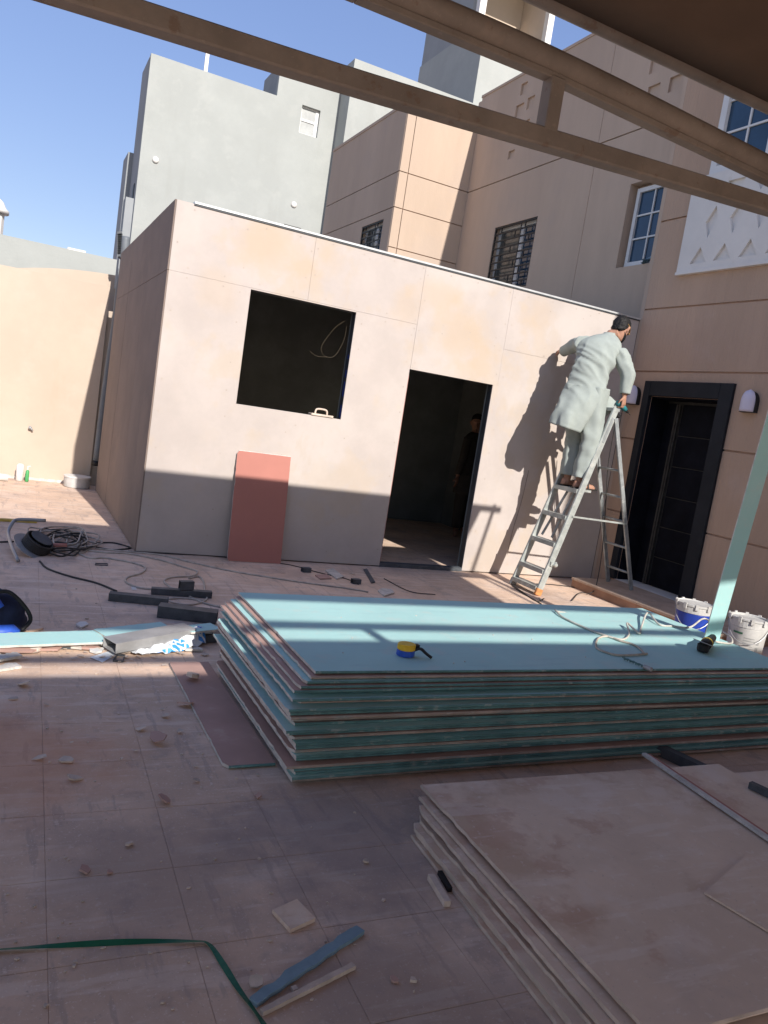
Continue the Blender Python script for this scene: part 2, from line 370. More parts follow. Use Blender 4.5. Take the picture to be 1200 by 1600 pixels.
# ---- boundary wall (left, behind)
YB = 10.77
t = thing('boundary_wall', 'sunlit cream plastered boundary wall left of the plasterboard cabin', 'wall', (-2, YB, 0))
b = MB(); b.box((-14, YB, -.01), (1.03, YB+.22, 2.575)); b.build('wall_body', 'cream', t)
b = MB(); b.box((1.031, YB+.06, -.01), (6.2, YB+.22, 2.2)); b.build('rear_length', 'cream', t)
b = MB(); b.box((-14, YB-.012, 0.001), (1.02, YB-.001, .035)); b.build('skirting', 'gyps', t)
b = MB(); p = FY(47, 668, YB); b.lathe([(.012,0),(.014,.035),(.02,.036),(.02,.05)], 10, (p.x, YB, p.z), Matrix.Rotation(rad(90), 4, 'X')); b.tube([(p.x,YB-.04,p.z),(p.x+.035,YB-.045,p.z-.03)], .01, 8); b.build('tap', 'silver', t, smooth=True)
# curved rear wall piece and far grey wall
b = MB(); poly = [(-6, 0), (1.4, 0), (1.4, 2.82)]
for i in range(13): a = i/12; poly.append((1.3-a*1.15, 2.82-.12*a*a))
poly += [(-.1, 2.64), (-.6, 2.5), (-6, 2.45)]
b.prism([(x, z) for x, z in poly], 0, .2, Matrix.Translation((0, 11.7, 0)) @ Matrix.Rotation(rad(90), 4, 'X'))
one(b, 'plot_wall', 'cream', 'low orange-cream wall with curved top behind the boundary wall', 'wall')
b = MB(); b.box((-15, 13.2, -.01), (2.05, 13.45, 3.26)); t = thing('neighbour_wall', 'long pale grey rendered wall beyond the cream boundary wall', 'wall', (0, 13.2, 0)); b.build('wall_body', 'grey', t)
p = FY(120, 391, 13.2); b = MB(); b.box((p.x-.13, 13.22, 3.261), (p.x+.13, 13.4, 3.29)); b.build('loose_block', 'white', t)
# turret at left edge of the picture
t = thing('rooftop_turret', 'small white rooftop turret with domed cap at the left edge', 'turret', (-.62, 16, 3))
b = MB(); b.lathe([(.0,0),(.2,.001),(.2,1.02),(.185,1.03)], 10, (-.55,16,2.95)); b.build('shaft', 'white', t)
b = MB(); b.lathe([(.27,0),(.27,.06),(.22,.1),(.17,.2),(.08,.27),(.01,.3)], 14, (-.55,16,3.99)); b.build('cap', 'white', t, smooth=True)

# ---- grey neighbour house
SC = 19.5/14.0
def gz(z): return 1.45+(z-1.45)*SC
YA = 19.5; xA0, xA1 = 1.575*SC, 4.77*SC
def gy(x, z): return (x*SC, gz(z))
t = thing('grey_house', 'tall pale grey rendered house with flat parapets behind the cabin', 'house', (xA0, YA, 0))
mpA = lambda u, v, d: (u, YA+d, v)
win = rect(4.18*SC, 4.525*SC, gz(6.215), gz(6.685)); vent = rect(4.13*SC, 4.46*SC, gz(4.45), gz(4.62))
holed([(xA0,-.01),(xA1+1.0,-.01),(xA1+1.0,gz(7.25)),(3.706*SC,gz(7.25)),(3.706*SC,gz(6.69)),(xA0,gz(6.69))], [win, vent], .14, mpA, 'front_wall', 'grey', t)
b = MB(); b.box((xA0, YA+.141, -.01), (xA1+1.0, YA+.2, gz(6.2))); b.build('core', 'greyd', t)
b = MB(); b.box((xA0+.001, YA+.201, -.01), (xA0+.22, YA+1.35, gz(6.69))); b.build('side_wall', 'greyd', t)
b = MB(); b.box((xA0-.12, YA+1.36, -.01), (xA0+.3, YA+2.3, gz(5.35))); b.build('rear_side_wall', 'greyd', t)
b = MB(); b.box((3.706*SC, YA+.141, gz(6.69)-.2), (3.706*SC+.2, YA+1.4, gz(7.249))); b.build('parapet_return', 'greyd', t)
# window in the grey front
wx0, wx1, wz0, wz1 = 4.18*SC, 4.525*SC, gz(6.215), gz(6.685)
wn = MB(); fr = .035
wn.box((wx0, YA+.085, wz0), (wx1, YA+.125, wz0+fr)); wn.box((wx0, YA+.085, wz1-fr), (wx1, YA+.125, wz1)); wn.box((wx0, YA+.085, wz0+fr), (wx0+fr, YA+.125, wz1-fr)); wn.box((wx1-fr-.05, YA+.085, wz0+fr), (wx1, YA+.125, wz1-fr))
zm = wz0+(wz1-wz0)*.52; wn.box((wx0+fr, YA+.08, zm-.025), (wx1-fr-.05, YA+.128, zm+.025))
wo = wn.build('window', 'pvcwhite', t)
b = MB(); b.box((wx0+fr, YA+.1, wz0+fr), (wx1-fr-.05, YA+.11, zm-.025)); b.build('pane', 'curtain', wo)
b = MB(); b.box((wx0+fr, YA+.1, zm+.025), (wx1-fr-.05, YA+.11, wz1-fr)); b.build('pane', 'curtain', wo)
for (x, z) in ((1.825, 5.086), (4.266, 4.985)):
    X, Z = gy(x, z); b = MB(); b.lathe([(.075,0),(.075,.02),(.05,.045),(.02,.05)], 14, (X, YA, Z), Matrix.Rotation(rad(90), 4, 'X')); b.build('round_light', 'white', t, smooth=True)
X, Z = gy(2.51, 6.69); b = MB(); b.box((X-.045, YA+.4, Z-.3), (X-.003, YA+.44, Z+.75)); b.box((X+.003, YA+.4, Z-.3), (X+.04, YA+.44, Z+.75)); b.build('roof_post', 'white', t)
# narrow window slit and louvre on the shaded side
b = MB(); p0 = FX(209, 295, xA0); p1 = FX(206, 330, xA0); b.box((xA0-.012, p0.y-.12, p1.z), (xA0-.002, p0.y+.12, p0.z+.1)); b.build('side_window', 'iron', t)
# projecting wing B
xB = FY(527, 190, YA).x
lo, hi = 12.0, 19.0
for _ in range(40):
    mid = (lo+hi)/2
    if FY(541, 190, mid).x > xB: hi = mid
    else: lo = mid
YBW = max(lo, 16.2)
topB = FY(552, 90, YBW).z
b = MB(); b.box((xB, YBW, -.01), (xB+4.5, YA-.001, topB)); b.build('front_wing', 'grey', t)
# stair tower with open white loggia
YT = YBW+.9
pa, pb = FY(745, 165, YT), FY(755, 60, YT)
xT = pb.x; q = FX(657, 100, xT)
b = MB(); b.box((xT, YT, topB-1.5), (xT+3.6, q.y, FY(760, 30, YT).z)); b.build('stair_tower', 'grey', t)
zt = FY(762, 30, YT).z
q2 = FX(664, 30, xT)
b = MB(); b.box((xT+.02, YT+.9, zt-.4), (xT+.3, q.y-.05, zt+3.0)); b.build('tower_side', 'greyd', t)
l0 = FY(752, 20, YT+.5).x; l1 = FY(862, 20, YT+.5).x
b = MB(); b.box((l0-.1, YT+.45, zt-.3), (l0+.1, YT+.65, zt+3)); b.build('white_post', 'white', t)
b = MB(); b.box((l1-.1, YT+.45, zt-.3), (l1+.1, YT+.65, zt+3)); b.build('white_post', 'white', t)
b = MB(); b.box((l0+.1, YT+2.0, zt-.3), (l1+.2, YT+2.15, zt+3)); b.box((l1-.08, YT+.66, zt-.3), (l1+.06, YT+1.99, zt+3)); b.build('loggia_wall', 'cream', t)
b = MB(); b.box((l0-.1, YT+.45, zt+2.2), (l1+.1, YT+2.1, zt+2.4)); b.build('loggia_slab', 'white', t)
b = MB(); b.lathe([(.14,0),(.15,.05),(.13,.12),(.06,.19),(.01,.21)], 14, (FY(776, 20, YT+.25).x, YT+.25, zt)); b.build('roof_cap', 'white', t, smooth=True)

# ---- brown villa (right): entrance wing x=6.15, recessed wing x=6.5, projecting bay
XW, XM = 6.15, 6.5
t = villa = thing('villa', 'brown plastered two storey villa with black entrance door and white window panel', 'house', (XW, 5.9, 0))
YN, YF = -7.0, 6.72
b = MB(); 
core = [(YN, -.01), (YF, -.01), (YF, 6.02), (YN, 6.02)]
DOOR = (5.47, 6.385, .105, 2.13)      # clear opening y0,y1,z0,z1
mpW = lambda x0: (lambda u, v, d: (x0+d, u, v))
# core wall with door niche and window opening
holed(core, [rect(DOOR[0], DOOR[1], DOOR[2], DOOR[3]), rect(5.47, 6.13, 4.42, 5.75)], .42, mpW(XW+.022), 'core_wall', 'groove', t)
bands = [-.008, .838, 1.652, 2.392, 3.066, 4.010, 6.08]
for i in range(6):
    z0, z1 = bands[i]+(.009 if i else 0), bands[i+1]-.009
    for (y0, y1) in ((YN, .2), (.218, YF+.004)):
        holes = []
        if y1 > 5:
            dz0, dz1 = .105, 2.29
            if z0 < dz1:
                # cut the door surround out of the panel: two side pieces
                a0, a1 = max(z0, dz0), min(z1, dz1)
                if z1 <= dz1:
                    for (yy0, yy1) in ((y0, 5.31), (6.48, y1)):
                        b = MB(); b.box((XW, yy0, z0), (XW+.021, yy1, z1)); b.build('wall_panel', 'house', t)
                    continue
                else:
                    holed([(y0, z0), (5.31, z0), (5.31, dz1), (6.48, dz1), (6.48, z0), (y1, z0), (y1, z1), (y0, z1)], [], .021, mpW(XW), 'wall_panel', 'house', t); continue
            if i == 5: holes = [rect(5.44, 6.16, 4.38, 5.80)]
        holed(rect(y0, y1, z0, z1), holes, .021, mpW(XW), 'wall_panel', 'house', t)
b = MB(); b.box((XW+.01, YN, 6.081), (XW+.5, YF+.02, 6.16)); b.build('parapet_cap', 'house', t)
b = MB(); b.box((XW+.443, YN, -.01), (XW+8, 6.45, 6.02)); b.build('house_block', 'house2', t)
b = MB(); b.box((XW, YF+.006, -.01), (XM+.5, YF+.06, 6.02)); b.build('end_wall', 'house2', t)
# door surround
b = MB()
for (y0, y1, z0, z1) in ((5.312, 5.468, .106, 2.288), (6.387, 6.478, .106, 2.288), (5.4681, 6.3869, 2.132, 2.288)): b.box((XW-.03, y0, z0), (XW+.0215, y1, z1))
b.build('door_surround', 'doorfrm', t, bevel=.004)
b = MB()
b.box((XW+.022, 5.4705, .106), (XW+.40, 5.485, 2.1295)); b.box((XW+.022, 6.37, .106), (XW+.40, 6.3845, 2.1295)); b.box((XW+.022, 5.485, 2.115), (XW+.40, 6.37, 2.1295)); b.build('door_lining', 'doorblk', t)
door = MB(); door.box((XW+.265, 5.487, .108), (XW+.30, 6.368, 2.113)); door = door.build('door', 'doorgrey', t)
dz = [.112, .43, .76, 1.09, 1.42, 1.75, 2.09]
for i in range(6):
    b = MB(); b.box((XW+.255, 5.49, dz[i]+.005), (XW+.2645, 6.15, dz[i+1]-.005)); b.build('door_board', 'doorblk', door, bevel=.003)
b = MB(); b.box((XW+.255, 6.222, .112), (XW+.2645, 6.366, 2.09)); b.build('door_side_board', 'doorblk', door, bevel=.003)
b = MB(); b.tube([(XW+.25, 5.60, 1.0), (XW+.205, 5.60, 1.0), (XW+.205, 5.60, 1.12), (XW+.25, 5.60, 1.12)], .008, 8); b.build('handle', 'silver', door, smooth=True)
b = MB(); b.bar((XW+.235, 6.20, .12), (XW+.235, 6.20, 2.08), .03, .022, (0,1,0)); b.box((XW+.228, 6.165, .12), (XW+.236, 6.183, 2.08)); b.build('jamb_profile', 'doorgrey', door)
for z in (.45, 1.05, 1.62, 1.95):
    b = MB(); b.tube([(XW+.225, 6.17, z-.05), (XW+.225, 6.17, z+.05)], .012, 8); b.build('hinge', 'doorgrey', door)
b = MB(); b.box((XW-.02, 5.4705, .1055), (XW+.42, 6.3845, .1075)); b.build('sill', 'white', t)
# big window and white patterned panel on upper floor
wn = MB(); y0, y1, z0, z1 = 5.44, 6.16, 4.38, 5.80; f_ = .075
wn.box((XW-.012, y0, z0), (XW+.06, y1, z0+f_)); wn.box((XW-.012, y0, z1-f_), (XW+.06, y1, z1)); wn.box((XW-.012, y0, z0+f_), (XW+.06, y0+f_, z1-f_)); wn.box((XW-.012, y1-f_, z0+f_), (XW+.06, y1, z1-f_))
wo = wn.build('window', 'pvcwhite', t)
b = MB(); b.box((XW+.03, y0+f_, z0+f_), (XW+.04, y1-f_, z1-f_)); b.build('pane', 'glassblue', wo)
b = MB(); ym = (y0+y1)/2; b.box((XW+.015, ym-.01, z0+f_), (XW+.029, ym+.01, z1-f_))
for k in range(1, 4): zz = z0+f_+(z1-z0-2*f_)*k/4; b.box((XW+.013, y0+f_, zz-.01), (XW+.0285, y1-f_, zz+.01))
b.build('glazing_bar', 'pvcwhite', wo)
holes = []
py0, py1, pz0, pz1 = 3.4, 6.325, 3.42, 4.375
k = 0; yy = py1-.16
while yy-.26 > py0:
    holes.append([(yy, pz0+.07), (yy-.21, pz0+.07), (yy-.105, pz0+.23)])
    yy -= .30
yy = py1-.31
while yy-.26 > py0:
    c_, zc_ = yy-.0, pz0+.45
    holes.append([(c_+.04, zc_+.02), (c_-.06, zc_+.17), (c_-.10, zc_+.06), (c_-.02, zc_-.14)])
    yy -= .30
yy = py1-.16
while yy-.26 > py0:
    holes.append([(yy, pz0+.84), (yy-.21, pz0+.84), (yy-.105, pz0+.68)])
    yy -= .30
holed(rect(py0, py1, pz0, pz1), holes, .028, lambda u, v, d: (XW-.035+d, u, v), 'white_panel', 'white', t)
b = MB(); b.box((XW-.0065, py0, pz0), (XW-.001, py1, pz1)); b.build('panel_back', 'white', t)
b = MB(); b.box((XW-.05, py0, pz0-.03), (XW-.001, py1, pz0-.001)); b.build('panel_ledge', 'white', t)
# recessed wing x = 6.5
mpM = mpW(XM)
b = MB(); b.box((XM+.02, 6.785, -.01), (XM+.12, 6.95, 6.82)); b.build('core_strip', 'house2', t)
GW = (9.59, 10.69, 3.64, 4.625); W2 = (7.12, 7.74, 3.70, 4.70)
def sqr(y0, y1, z0, z1): return rect(y0, y1, z0, z1)
holed(rect(6.79, 8.507, 3.0, 5.343), [rect(*W2)], .15, mpM, 'wall_panel', 'house2', t)
holed(rect(8.516, 11.749, 3.0, 5.343), [rect(*GW)], .15, mpM, 'wall_panel', 'house2', t)
holed(rect(6.79, 8.507, 5.36, 6.86), [sqr(7.535,7.785,5.98,6.16), sqr(7.20,7.40,5.655,5.825), sqr(7.55,7.745,5.66,5.825), sqr(7.24,7.43,6.08,6.24), sqr(7.85,8.05,6.3,6.46), sqr(7.5,7.7,6.4,6.56)], .03, mpM, 'wall_panel', 'house2', t)
holed(rect(8.516, 11.749, 5.36, 6.86), [sqr(10.45,10.61,6.56,6.73), sqr(10.45,10.66,6.25,6.43), sqr(10.19,10.37,6.29,6.46), sqr(10.5,10.66,5.64,5.76), sqr(9.5,9.67,6.60,6.76), sqr(10.22,10.38,5.98,6.13)], .03, mpM, 'wall_panel', 'house2', t)
b = MB(); b.box((XM, 6.79, -.01), (XM+.15, 11.749, 2.99)); b.build('wall_base', 'house2', t)
b = MB(); b.box((XM+.151, 6.96, -.01), (XM+6, 15.5, 6.5)); b.build('core_wall', 'house2', t)
b = MB(); b.box((XM+.031, 6.96, 5.0), (XM+.15, 11.9, 6.84)); b.box((XM+.03, 6.79, 5.343), (XM+.031, 11.749, 5.36)); b.build('recess_back', 'house2', t)
b = MB(); b.box((XM+.012, 8.505, 3.0), (XM+.149, 8.518, 5.0)); b.build('joint_back', 'groove', t)
b = MB(); b.box((XM-.012, 6.79, 6.861), (XM+.3, 11.76, 6.90)); b.build('parapet_cap', 'house2', t)
# narrow blue window
def lattice_window(y0, y1, z0, z1, x, frame, rows, cols_, glass, fm, bw=.018):
    wn = MB()
    for (a, b_, c_, d_) in ((y0, y1, z0, z0+frame), (y0, y1, z1-frame, z1), (y0, y0+frame, z0+frame, z1-frame), (y1-frame, y1, z0+frame, z1-frame)): wn.box((x, a, c_), (x+.05, b_, d_))
    wo = wn.build('window', fm, villa)
    b = MB(); b.box((x+.03, y0+frame, z0+frame), (x+.04, y1-frame, z1-frame)); b.build('pane', glass, wo)
    b = MB()
    for k in range(1, cols_): yy = y0+frame+(y1-y0-2*frame)*k/cols_; b.box((x+.012, yy-bw/2, z0+frame), (x+.029, yy+bw/2, z1-frame))
    for k in range(1, rows): zz = z0+frame+(z1-z0-2*frame)*k/rows; b.box((x+.010, y0+frame, zz-bw/2), (x+.0285, y1-frame, zz+bw/2))
    b.build('glazing_bar', fm, wo)
    return wo
lattice_window(W2[0]-.03, W2[1]-.06, W2[2]+.02, W2[3]-.05, XM+.07, .05, 3, 2, 'glassblue', 'pvcwhite')
b = MB()
for i in range(9):
    a = i*.7; b.add([(XM-.02+.03*math.cos(a), 7.16+.05*i/3+.02*math.sin(a*2), 3.705+.02*(i%3)), (XM+.03, 7.20+.05*i/3, 3.70), (XM+.02, 7.15+.05*i/3, 3.77+.02*math.sin(a)), (XM-.01, 7.12+.05*i/3, 3.75)], [(0,1,2,3)])
b.build('plastic_rag', 'bluestrip', t)
# grilled window (white sliding frames behind black scroll bars)
def grille_window(mpf, u0, u1, z0, z1, rows, parent):
    def bx(mb, a0, a1, c0, c1, d0, d1):
        c = [mpf(a, z, d) for a in (a0, a1) for z in (c0, c1) for d in (d0, d1)]
        lo = [min(p[k] for p in c) for k in range(3)]; hi = [max(p[k] for p in c) for k in range(3)]; mb.box(lo, hi)
    wn = MB(); f_ = .05; um = u0+(u1-u0)*.42
    bx(wn, u0, u1, z0, z0+f_, .08, .12); bx(wn, u0, u1, z1-f_, z1, .08, .12); bx(wn, u0, u0+f_, z0+f_, z1-f_, .08, .12); bx(wn, u1-f_, u1, z0+f_, z1-f_, .08, .12); bx(wn, um-.045, um+.045, z0+f_, z1-f_, .075, .125)
    wo = wn.build('window', 'pvcwhite', parent)
    b = MB(); bx(b, u0+f_, um-.045, z0+f_, z1-f_, .1, .11); b.build('pane', 'glassblue', wo)
    b = MB(); bx(b, um+.045, u1-f_, z0+f_, z1-f_, .1, .11); b.build('pane', 'glassgrey', wo)
    b = MB(); bx(b, u0, u1, z0, z0+.025, .0, .02); bx(b, u0, u1, z1-.025, z1, 0, .02); bx(b, u0, u0+.025, z0+.025, z1-.025, 0, .02); bx(b, u1-.025, u1, z0+.025, z1-.025, 0, .02); b.build('grille_frame', 'iron', wo)
    b = MB()
    for k in range(1, rows): zz = z0+(z1-z0)*k/rows; b = MB(); bx(b, u0+.025, u1-.025, zz-.011, zz+.011, .003, .017); b.build('grille_bar', 'iron', wo)
    for k in range(rows):
        za, zb = z0+(z1-z0)*k/rows+.012, z0+(z1-z0)*(k+1)/rows-.012
        for q, s in enumerate((.22, .5, .78)):
            if (k+q) % 2: continue
            uu = u0+(u1-u0)*(s+.06*((k % 3)-1)); b = MB(); bx(b, uu-.009, uu+.009, za, zb, .004, .016); b.build('grille_upright', 'iron', wo)
    b = MB(); uu = u0+(u1-u0)*.36; bx(b, uu-.012, uu+.012, z0+.026, z1-.026, -.004, .002)
    b.build('grille_upright', 'iron', wo)
    return wo
grille_window(lambda u, z, d: (XM+d+.01, u, z), GW[0], GW[1], GW[2], GW[3], 9, villa)
# projecting bay: front y=11.75, side x=5.22
XBY, YBY = 5.22, 11.75
for (z0, z1) in ((2.0, 4.18), (4.195, 4.80), (4.815, 5.355), (5.37, 6.40)):
    b = MB(); b.box((XBY+.005, YBY, z0), (5.372, YBY+.03, z1)); b.build('bay_panel', 'house2', t)
    b = MB(); b.box((5.384, YBY, z0), (XM-.001, YBY+.03, z1)); b.build('bay_panel', 'house2', t)
b = MB(); b.box((XBY+.015, YBY+.012, -.01), (XM-.001, YBY+.03, 2.0)); b.box((XBY+.18, YBY+.0301, -.01), (XM+.1, 15.1, 6.38)); b.build('bay_core', 'groove', t)
SWIN = (12.09, 12.97, 3.75, 4.67)
for (z0, z1) in ((3.0, 4.80), (4.815, 5.355), (5.37, 6.40)):
    holed(rect(YBY+.031, 15.0, z0, z1), [rect(*SWIN)] if z0 == 3.0 else [], .15, mpW(XBY), 'bay_panel', 'house2', t)
b = MB(); b.box((XBY+.151, YBY+.0305, -.01), (XBY+.179, 15.0, 6.38)); b.build('bay_side_core', 'groove', t)
b = MB(); b.box((XBY-.012, YBY-.012, 6.401), (XM, 15.02, 6.45)); b.build('bay_cap', 'house2', t)
grille_window(lambda u, z, d: (XBY+d+.01, u, z), SWIN[0], SWIN[1], SWIN[2], SWIN[3], 9, villa)

# ---- entrance step
t = thing('entrance_step', 'low stone doorstep slab in front of the black entrance door', 'step', (5.8, 5.5, 0))
for (y0, y1) in ((4.4, 5.38), (5.384, 6.345)):
    b = MB(); b.box((5.50, y0, .08), (XW-.003, y1, .105)); b.build('tread_slab', 'stone', t, bevel=.004)
    b = MB(); b.box((5.515, y0, -.005), (5.535, y1, .079)); b.build('riser', 'stoned', t)
b = MB(); b.box((5.54, 4.41, -.005), (XW-.004, 6.33, .079)); b.build('base', 'stoned', t)

# ================================================================== CABIN
Y0 = 6.784; X0, X1, HC = 1.085, 6.145, 2.955; YR = 10.38
t = cabin = thing('plasterboard_cabin', 'unfinished beige plasterboard cabin with empty dark window and door openings', 'cabin', (3.6, Y0, 0))
WO = (1.785, 2.79, 1.385, 2.378); DO = (3.425, 4.395, 0, 1.963)
mpF = lambda u, v, d: (u, Y0+d, v)
e = .0008
def panel(poly, holes=(), name='board_panel', mt='paper', y=0.0):
    d = random.uniform(0, .0025)
    return holed(poly, list(holes), .0125, lambda u, v, q: (u, Y0-.0125+q+y-d, v), name, mt, t)
zs = 2.39
panel(rect(X0, 2.308-e, zs+e, HC)); panel([(2.308+e, zs+e), (3.43-e, zs+e), (3.43-e, HC), (2.308+e, HC)])
panel([(X0, .012), (DO[0], .012), (DO[0], DO[3]), (3.43-e, DO[3]), (3.43-e, zs-e), (WO[1], zs-e), (WO[1], WO[2]), (WO[0], WO[2]), (WO[0], zs-e), (X0, zs-e)])
panel([(WO[0]+e, WO[3]), (WO[1]-e, WO[3]), (WO[1]-e, zs-e), (WO[0]+e, zs-e)])
panel([(3.43+e, DO[3]), (4.45-e, DO[3]), (4.45-e, HC), (3.43+e, HC)])
panel([(4.45+e, 2.335+e), (X1, 2.335+e), (X1, HC), (4.45+e, HC)])
panel([(DO[1], .012), (X1, .012), (X1, 2.335-e), (4.45+e, 2.335-e), (4.45+e, DO[3]), (DO[1], DO[3])])
# side boards
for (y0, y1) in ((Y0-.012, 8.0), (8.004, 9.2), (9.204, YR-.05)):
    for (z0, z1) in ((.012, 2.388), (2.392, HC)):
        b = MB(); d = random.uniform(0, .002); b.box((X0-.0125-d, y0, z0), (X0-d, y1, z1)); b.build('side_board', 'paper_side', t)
# screw heads along the joints
b = MB()
def screw(x, z): 
    if WO[0]-.02 < x < WO[1]+.02 and WO[2]-.02 < z < WO[3]+.02: return
    if DO[0]-.02 < x < DO[1]+.02 and z < DO[3]+.02: return
    r = .0075; b.add([(x+r*math.cos(a), Y0-.0165, z+r*math.sin(a)) for a in [k*math.pi/3 for k in range(6)]], [(0,1,2,3,4,5)])
for x in (X0+.05, 1.69, 2.27, 2.345, 2.85, 3.39, 3.47, 4.41, 4.49, 4.95, 5.38, 5.46, 5.8, 6.09):
    z = .15
    while z < HC:
        if random.random() < .8: screw(x+random.uniform(-.012, .012), z+random.uniform(-.05, .05))
        z += .27
for z in (2.35, 2.43, 2.91):
    x = X0+.15
    while x < X1: screw(x, z+random.uniform(-.012, .012)); x += .31
tag(b.build('screw_heads', 'screw', t), kind='stuff')
# steel box frame around openings (reveals)
b = MB(); s_ = .075
b.box((WO[0], Y0+.001, WO[2]-s_), (WO[1], Y0+s_, WO[2]-.001)); b.box((WO[0], Y0+.001, WO[3]+.001), (WO[1], Y0+s_, WO[3]+s_)); b.box((WO[0]-s_, Y0+.001, WO[2]-s_), (WO[0]-.001, Y0+s_, WO[3]+s_)); b.box((WO[1]+.001, Y0+.001, WO[2]-s_), (WO[1]+s_, Y0+s_, WO[3]+s_))
wf = b.build('window_frame', 'steel_in', t)
b = MB()
for (z0, z1) in ((1.40, 1.52), (1.60, 1.74), (1.78, 1.85), (1.95, 1.99)): b = MB(); b.box((WO[1]-.0015, Y0+.01, z0), (WO[1]+.0005, Y0+.035, z1)); b.build('film_strip', 'bluefilm', wf)
b = MB(); b.box((DO[0]-s_, Y0+.001, 0), (DO[0]-.001, Y0+s_, DO[3]+s_)); b.box((DO[1]+.001, Y0+.001, 0), (DO[1]+s_, Y0+s_, DO[3]+s_)); b.box((DO[0], Y0+.001, DO[3]+.001), (DO[1], Y0+s_, DO[3]+s_)); 
df = b.build('door_frame', 'steel_in', t)
b = MB(); b.box((DO[0]+.001, Y0-.015, .002), (DO[1]-.001, Y0+.055, .042)); b.build('threshold', 'steel', df)
b = MB(); b.box((DO[0]-.001, Y0-.0125, .02), (DO[0]+.004, Y0+.001, DO[3]-.06)); b.build('red_board_edge', 'red', t)
# inner lining, roof, rear wall
b = MB()
b.box((X0+.005, Y0+.08, 0), (WO[0]-.002, Y0+.1, HC-.02)); b.box((WO[1]+.002, Y0+.08, 0), (DO[0]-.002, Y0+.1, HC-.02)); b.box((DO[1]+.002, Y0+.08, 0), (X1, Y0+.1, HC-.02)); b.box((WO[0]-.002, Y0+.08, 0), (WO[1]+.002, Y0+.1, WO[2])); b.box((WO[0]-.002, Y0+.08, WO[3]), (WO[1]+.002, Y0+.1, HC-.02)); b.box((DO[0]-.002, Y0+.08, DO[3]), (DO[1]+.002, Y0+.1, HC-.02))
b.box((X0+.005, Y0+.101, 0), (X0+.08, YR-.06, HC-.02)); b.box((X0+.081, YR-.1, 0), (X1, YR-.06, HC-.02)); b.box((X1, Y0+.05, 0), (X1+.05, YR-.06, HC-.02))
b.build('inner_lining', 'inner', t)
b = MB(); b.box((X0+.002, Y0+.002, HC-.018), (X1+.05, YR-.05, HC-.003)); b.build('roof_sheet', 'inner', t)
b = MB(); b.box((1.225, Y0-.028, HC+.001), (X1+.03, Y0+.14, HC+.018)); b.build('roof_edge_trim', 'trim', t)
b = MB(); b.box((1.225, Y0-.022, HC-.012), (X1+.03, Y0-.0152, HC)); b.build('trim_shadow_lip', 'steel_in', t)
b = MB(); b.box((X1+.0015, Y0-.016, .01), (X1+.0045, Y0-.001, HC)); b.build('corner_profile', 'steel_in', t)

# ================================================================== CANOPY (posts and trusses stand round the yard)
def lerp(a, b_, f): return V(a)*(1-f)+V(b_)*f
t = thing('shade_canopy', 'brown fabric shade canopy on a brown steel truss overhead', 'canopy', (2, 1, 0))
YC, ZC = 2.72, 3.14
cR = Vector((4.93, YC, ZC)); 
nb, nx = 14, 30
def fab(i, j):
    v = j/nb; xr = 4.78-.42*v; xl = -7.0
    u = i/nx; x = xl+(xr-xl)*u
    y = YC+.06-(YC+.53)*v; z = ZC+.02+.12*math.sin(math.pi*v)-.06*v+.012*math.sin(x*2.1)*math.sin(math.pi*v)
    return (x, y, z)
b = MB(); b.add([fab(i, j) for j in range(nb+1) for i in range(nx+1)], [(j*(nx+1)+i, j*(nx+1)+i+1, (j+1)*(nx+1)+i+1, (j+1)*(nx+1)+i) for j in range(nb) for i in range(nx)])
o = b.build('fabric_roof', 'canvas', t, smooth=True); sm = o.modifiers.new('thick', 'SOLIDIFY'); sm.thickness = .004
b = MB(); b.tube([fab(0, 0), fab(nx, 0), (5.02, YC+.06, ZC+.02)], .03, 10); b.build('edge_pipe', 'beam', t, smooth=True)
b = MB(); b.tube([(4.93, YC+.1, ZC+.03), (4.86, 1.5, ZC+.05), (4.72, -.5, ZC-.05), (4.70, -.9, 2.9)], .022, 10); b.build('side_pipe', 'beam', t, smooth=True)
b = MB(); b.tube([(-7, -.47, ZC-.03), (4.72, -.47, ZC-.04)], .026, 10); b.build('rear_pipe', 'beam', t, smooth=True)
# visible front truss at y=2.4
YT_ = 2.40
def chord_line(pts):  # list of (x,z)
    out = [Vector((x, YT_, z)) for x, z in pts]; return out
b = MB(); bc = [(-6.0, 2.19), (-3.0, 2.28), (-.04, 2.411), (.98, 2.456), (2.76, 2.556), (4.9, 2.66)]
b.loft([((x_, YT_, z_), (0, .03, 0), (0, 0, .034)) for x_, z_ in [(p_.x, p_.z) for p_ in spline([(x_, YT_, z_) for x_, z_ in bc], 6)]], 4, fn=lambda f, th: 1.0)
for i_ in range(len(b.v)):
    q_ = i_ % 4; c_ = sum((b.v[i_-q_+k_] for k_ in range(4)), Vector())/4; b.v[i_] = c_+Vector((0, (.03 if q_ in (0, 3) else -.03), (.034 if q_ in (0, 1) else -.034)))
b.build('bottom_chord', 'beam', t, bevel=.006)
b = MB(); tc_ = [(-6, 2.50), (-3, 2.63), (-.5, 2.725), (.84, 2.748), (1.57, 2.752), (2.72, 2.705), (4.9, 2.60)]
path = spline([(x, YT_, z) for x, z in tc_], 6)
b.tube(path, .044, 16); b.build('top_chord', 'beam', t, smooth=True)
b = MB()
for i in range(len(tc_)-1): b.bar((tc_[i][0], YT_, tc_[i][1]-.048), (tc_[i+1][0], YT_, tc_[i+1][1]-.048), .05, .022)
b.build('chord_flange', 'beam', t, bevel=.003)
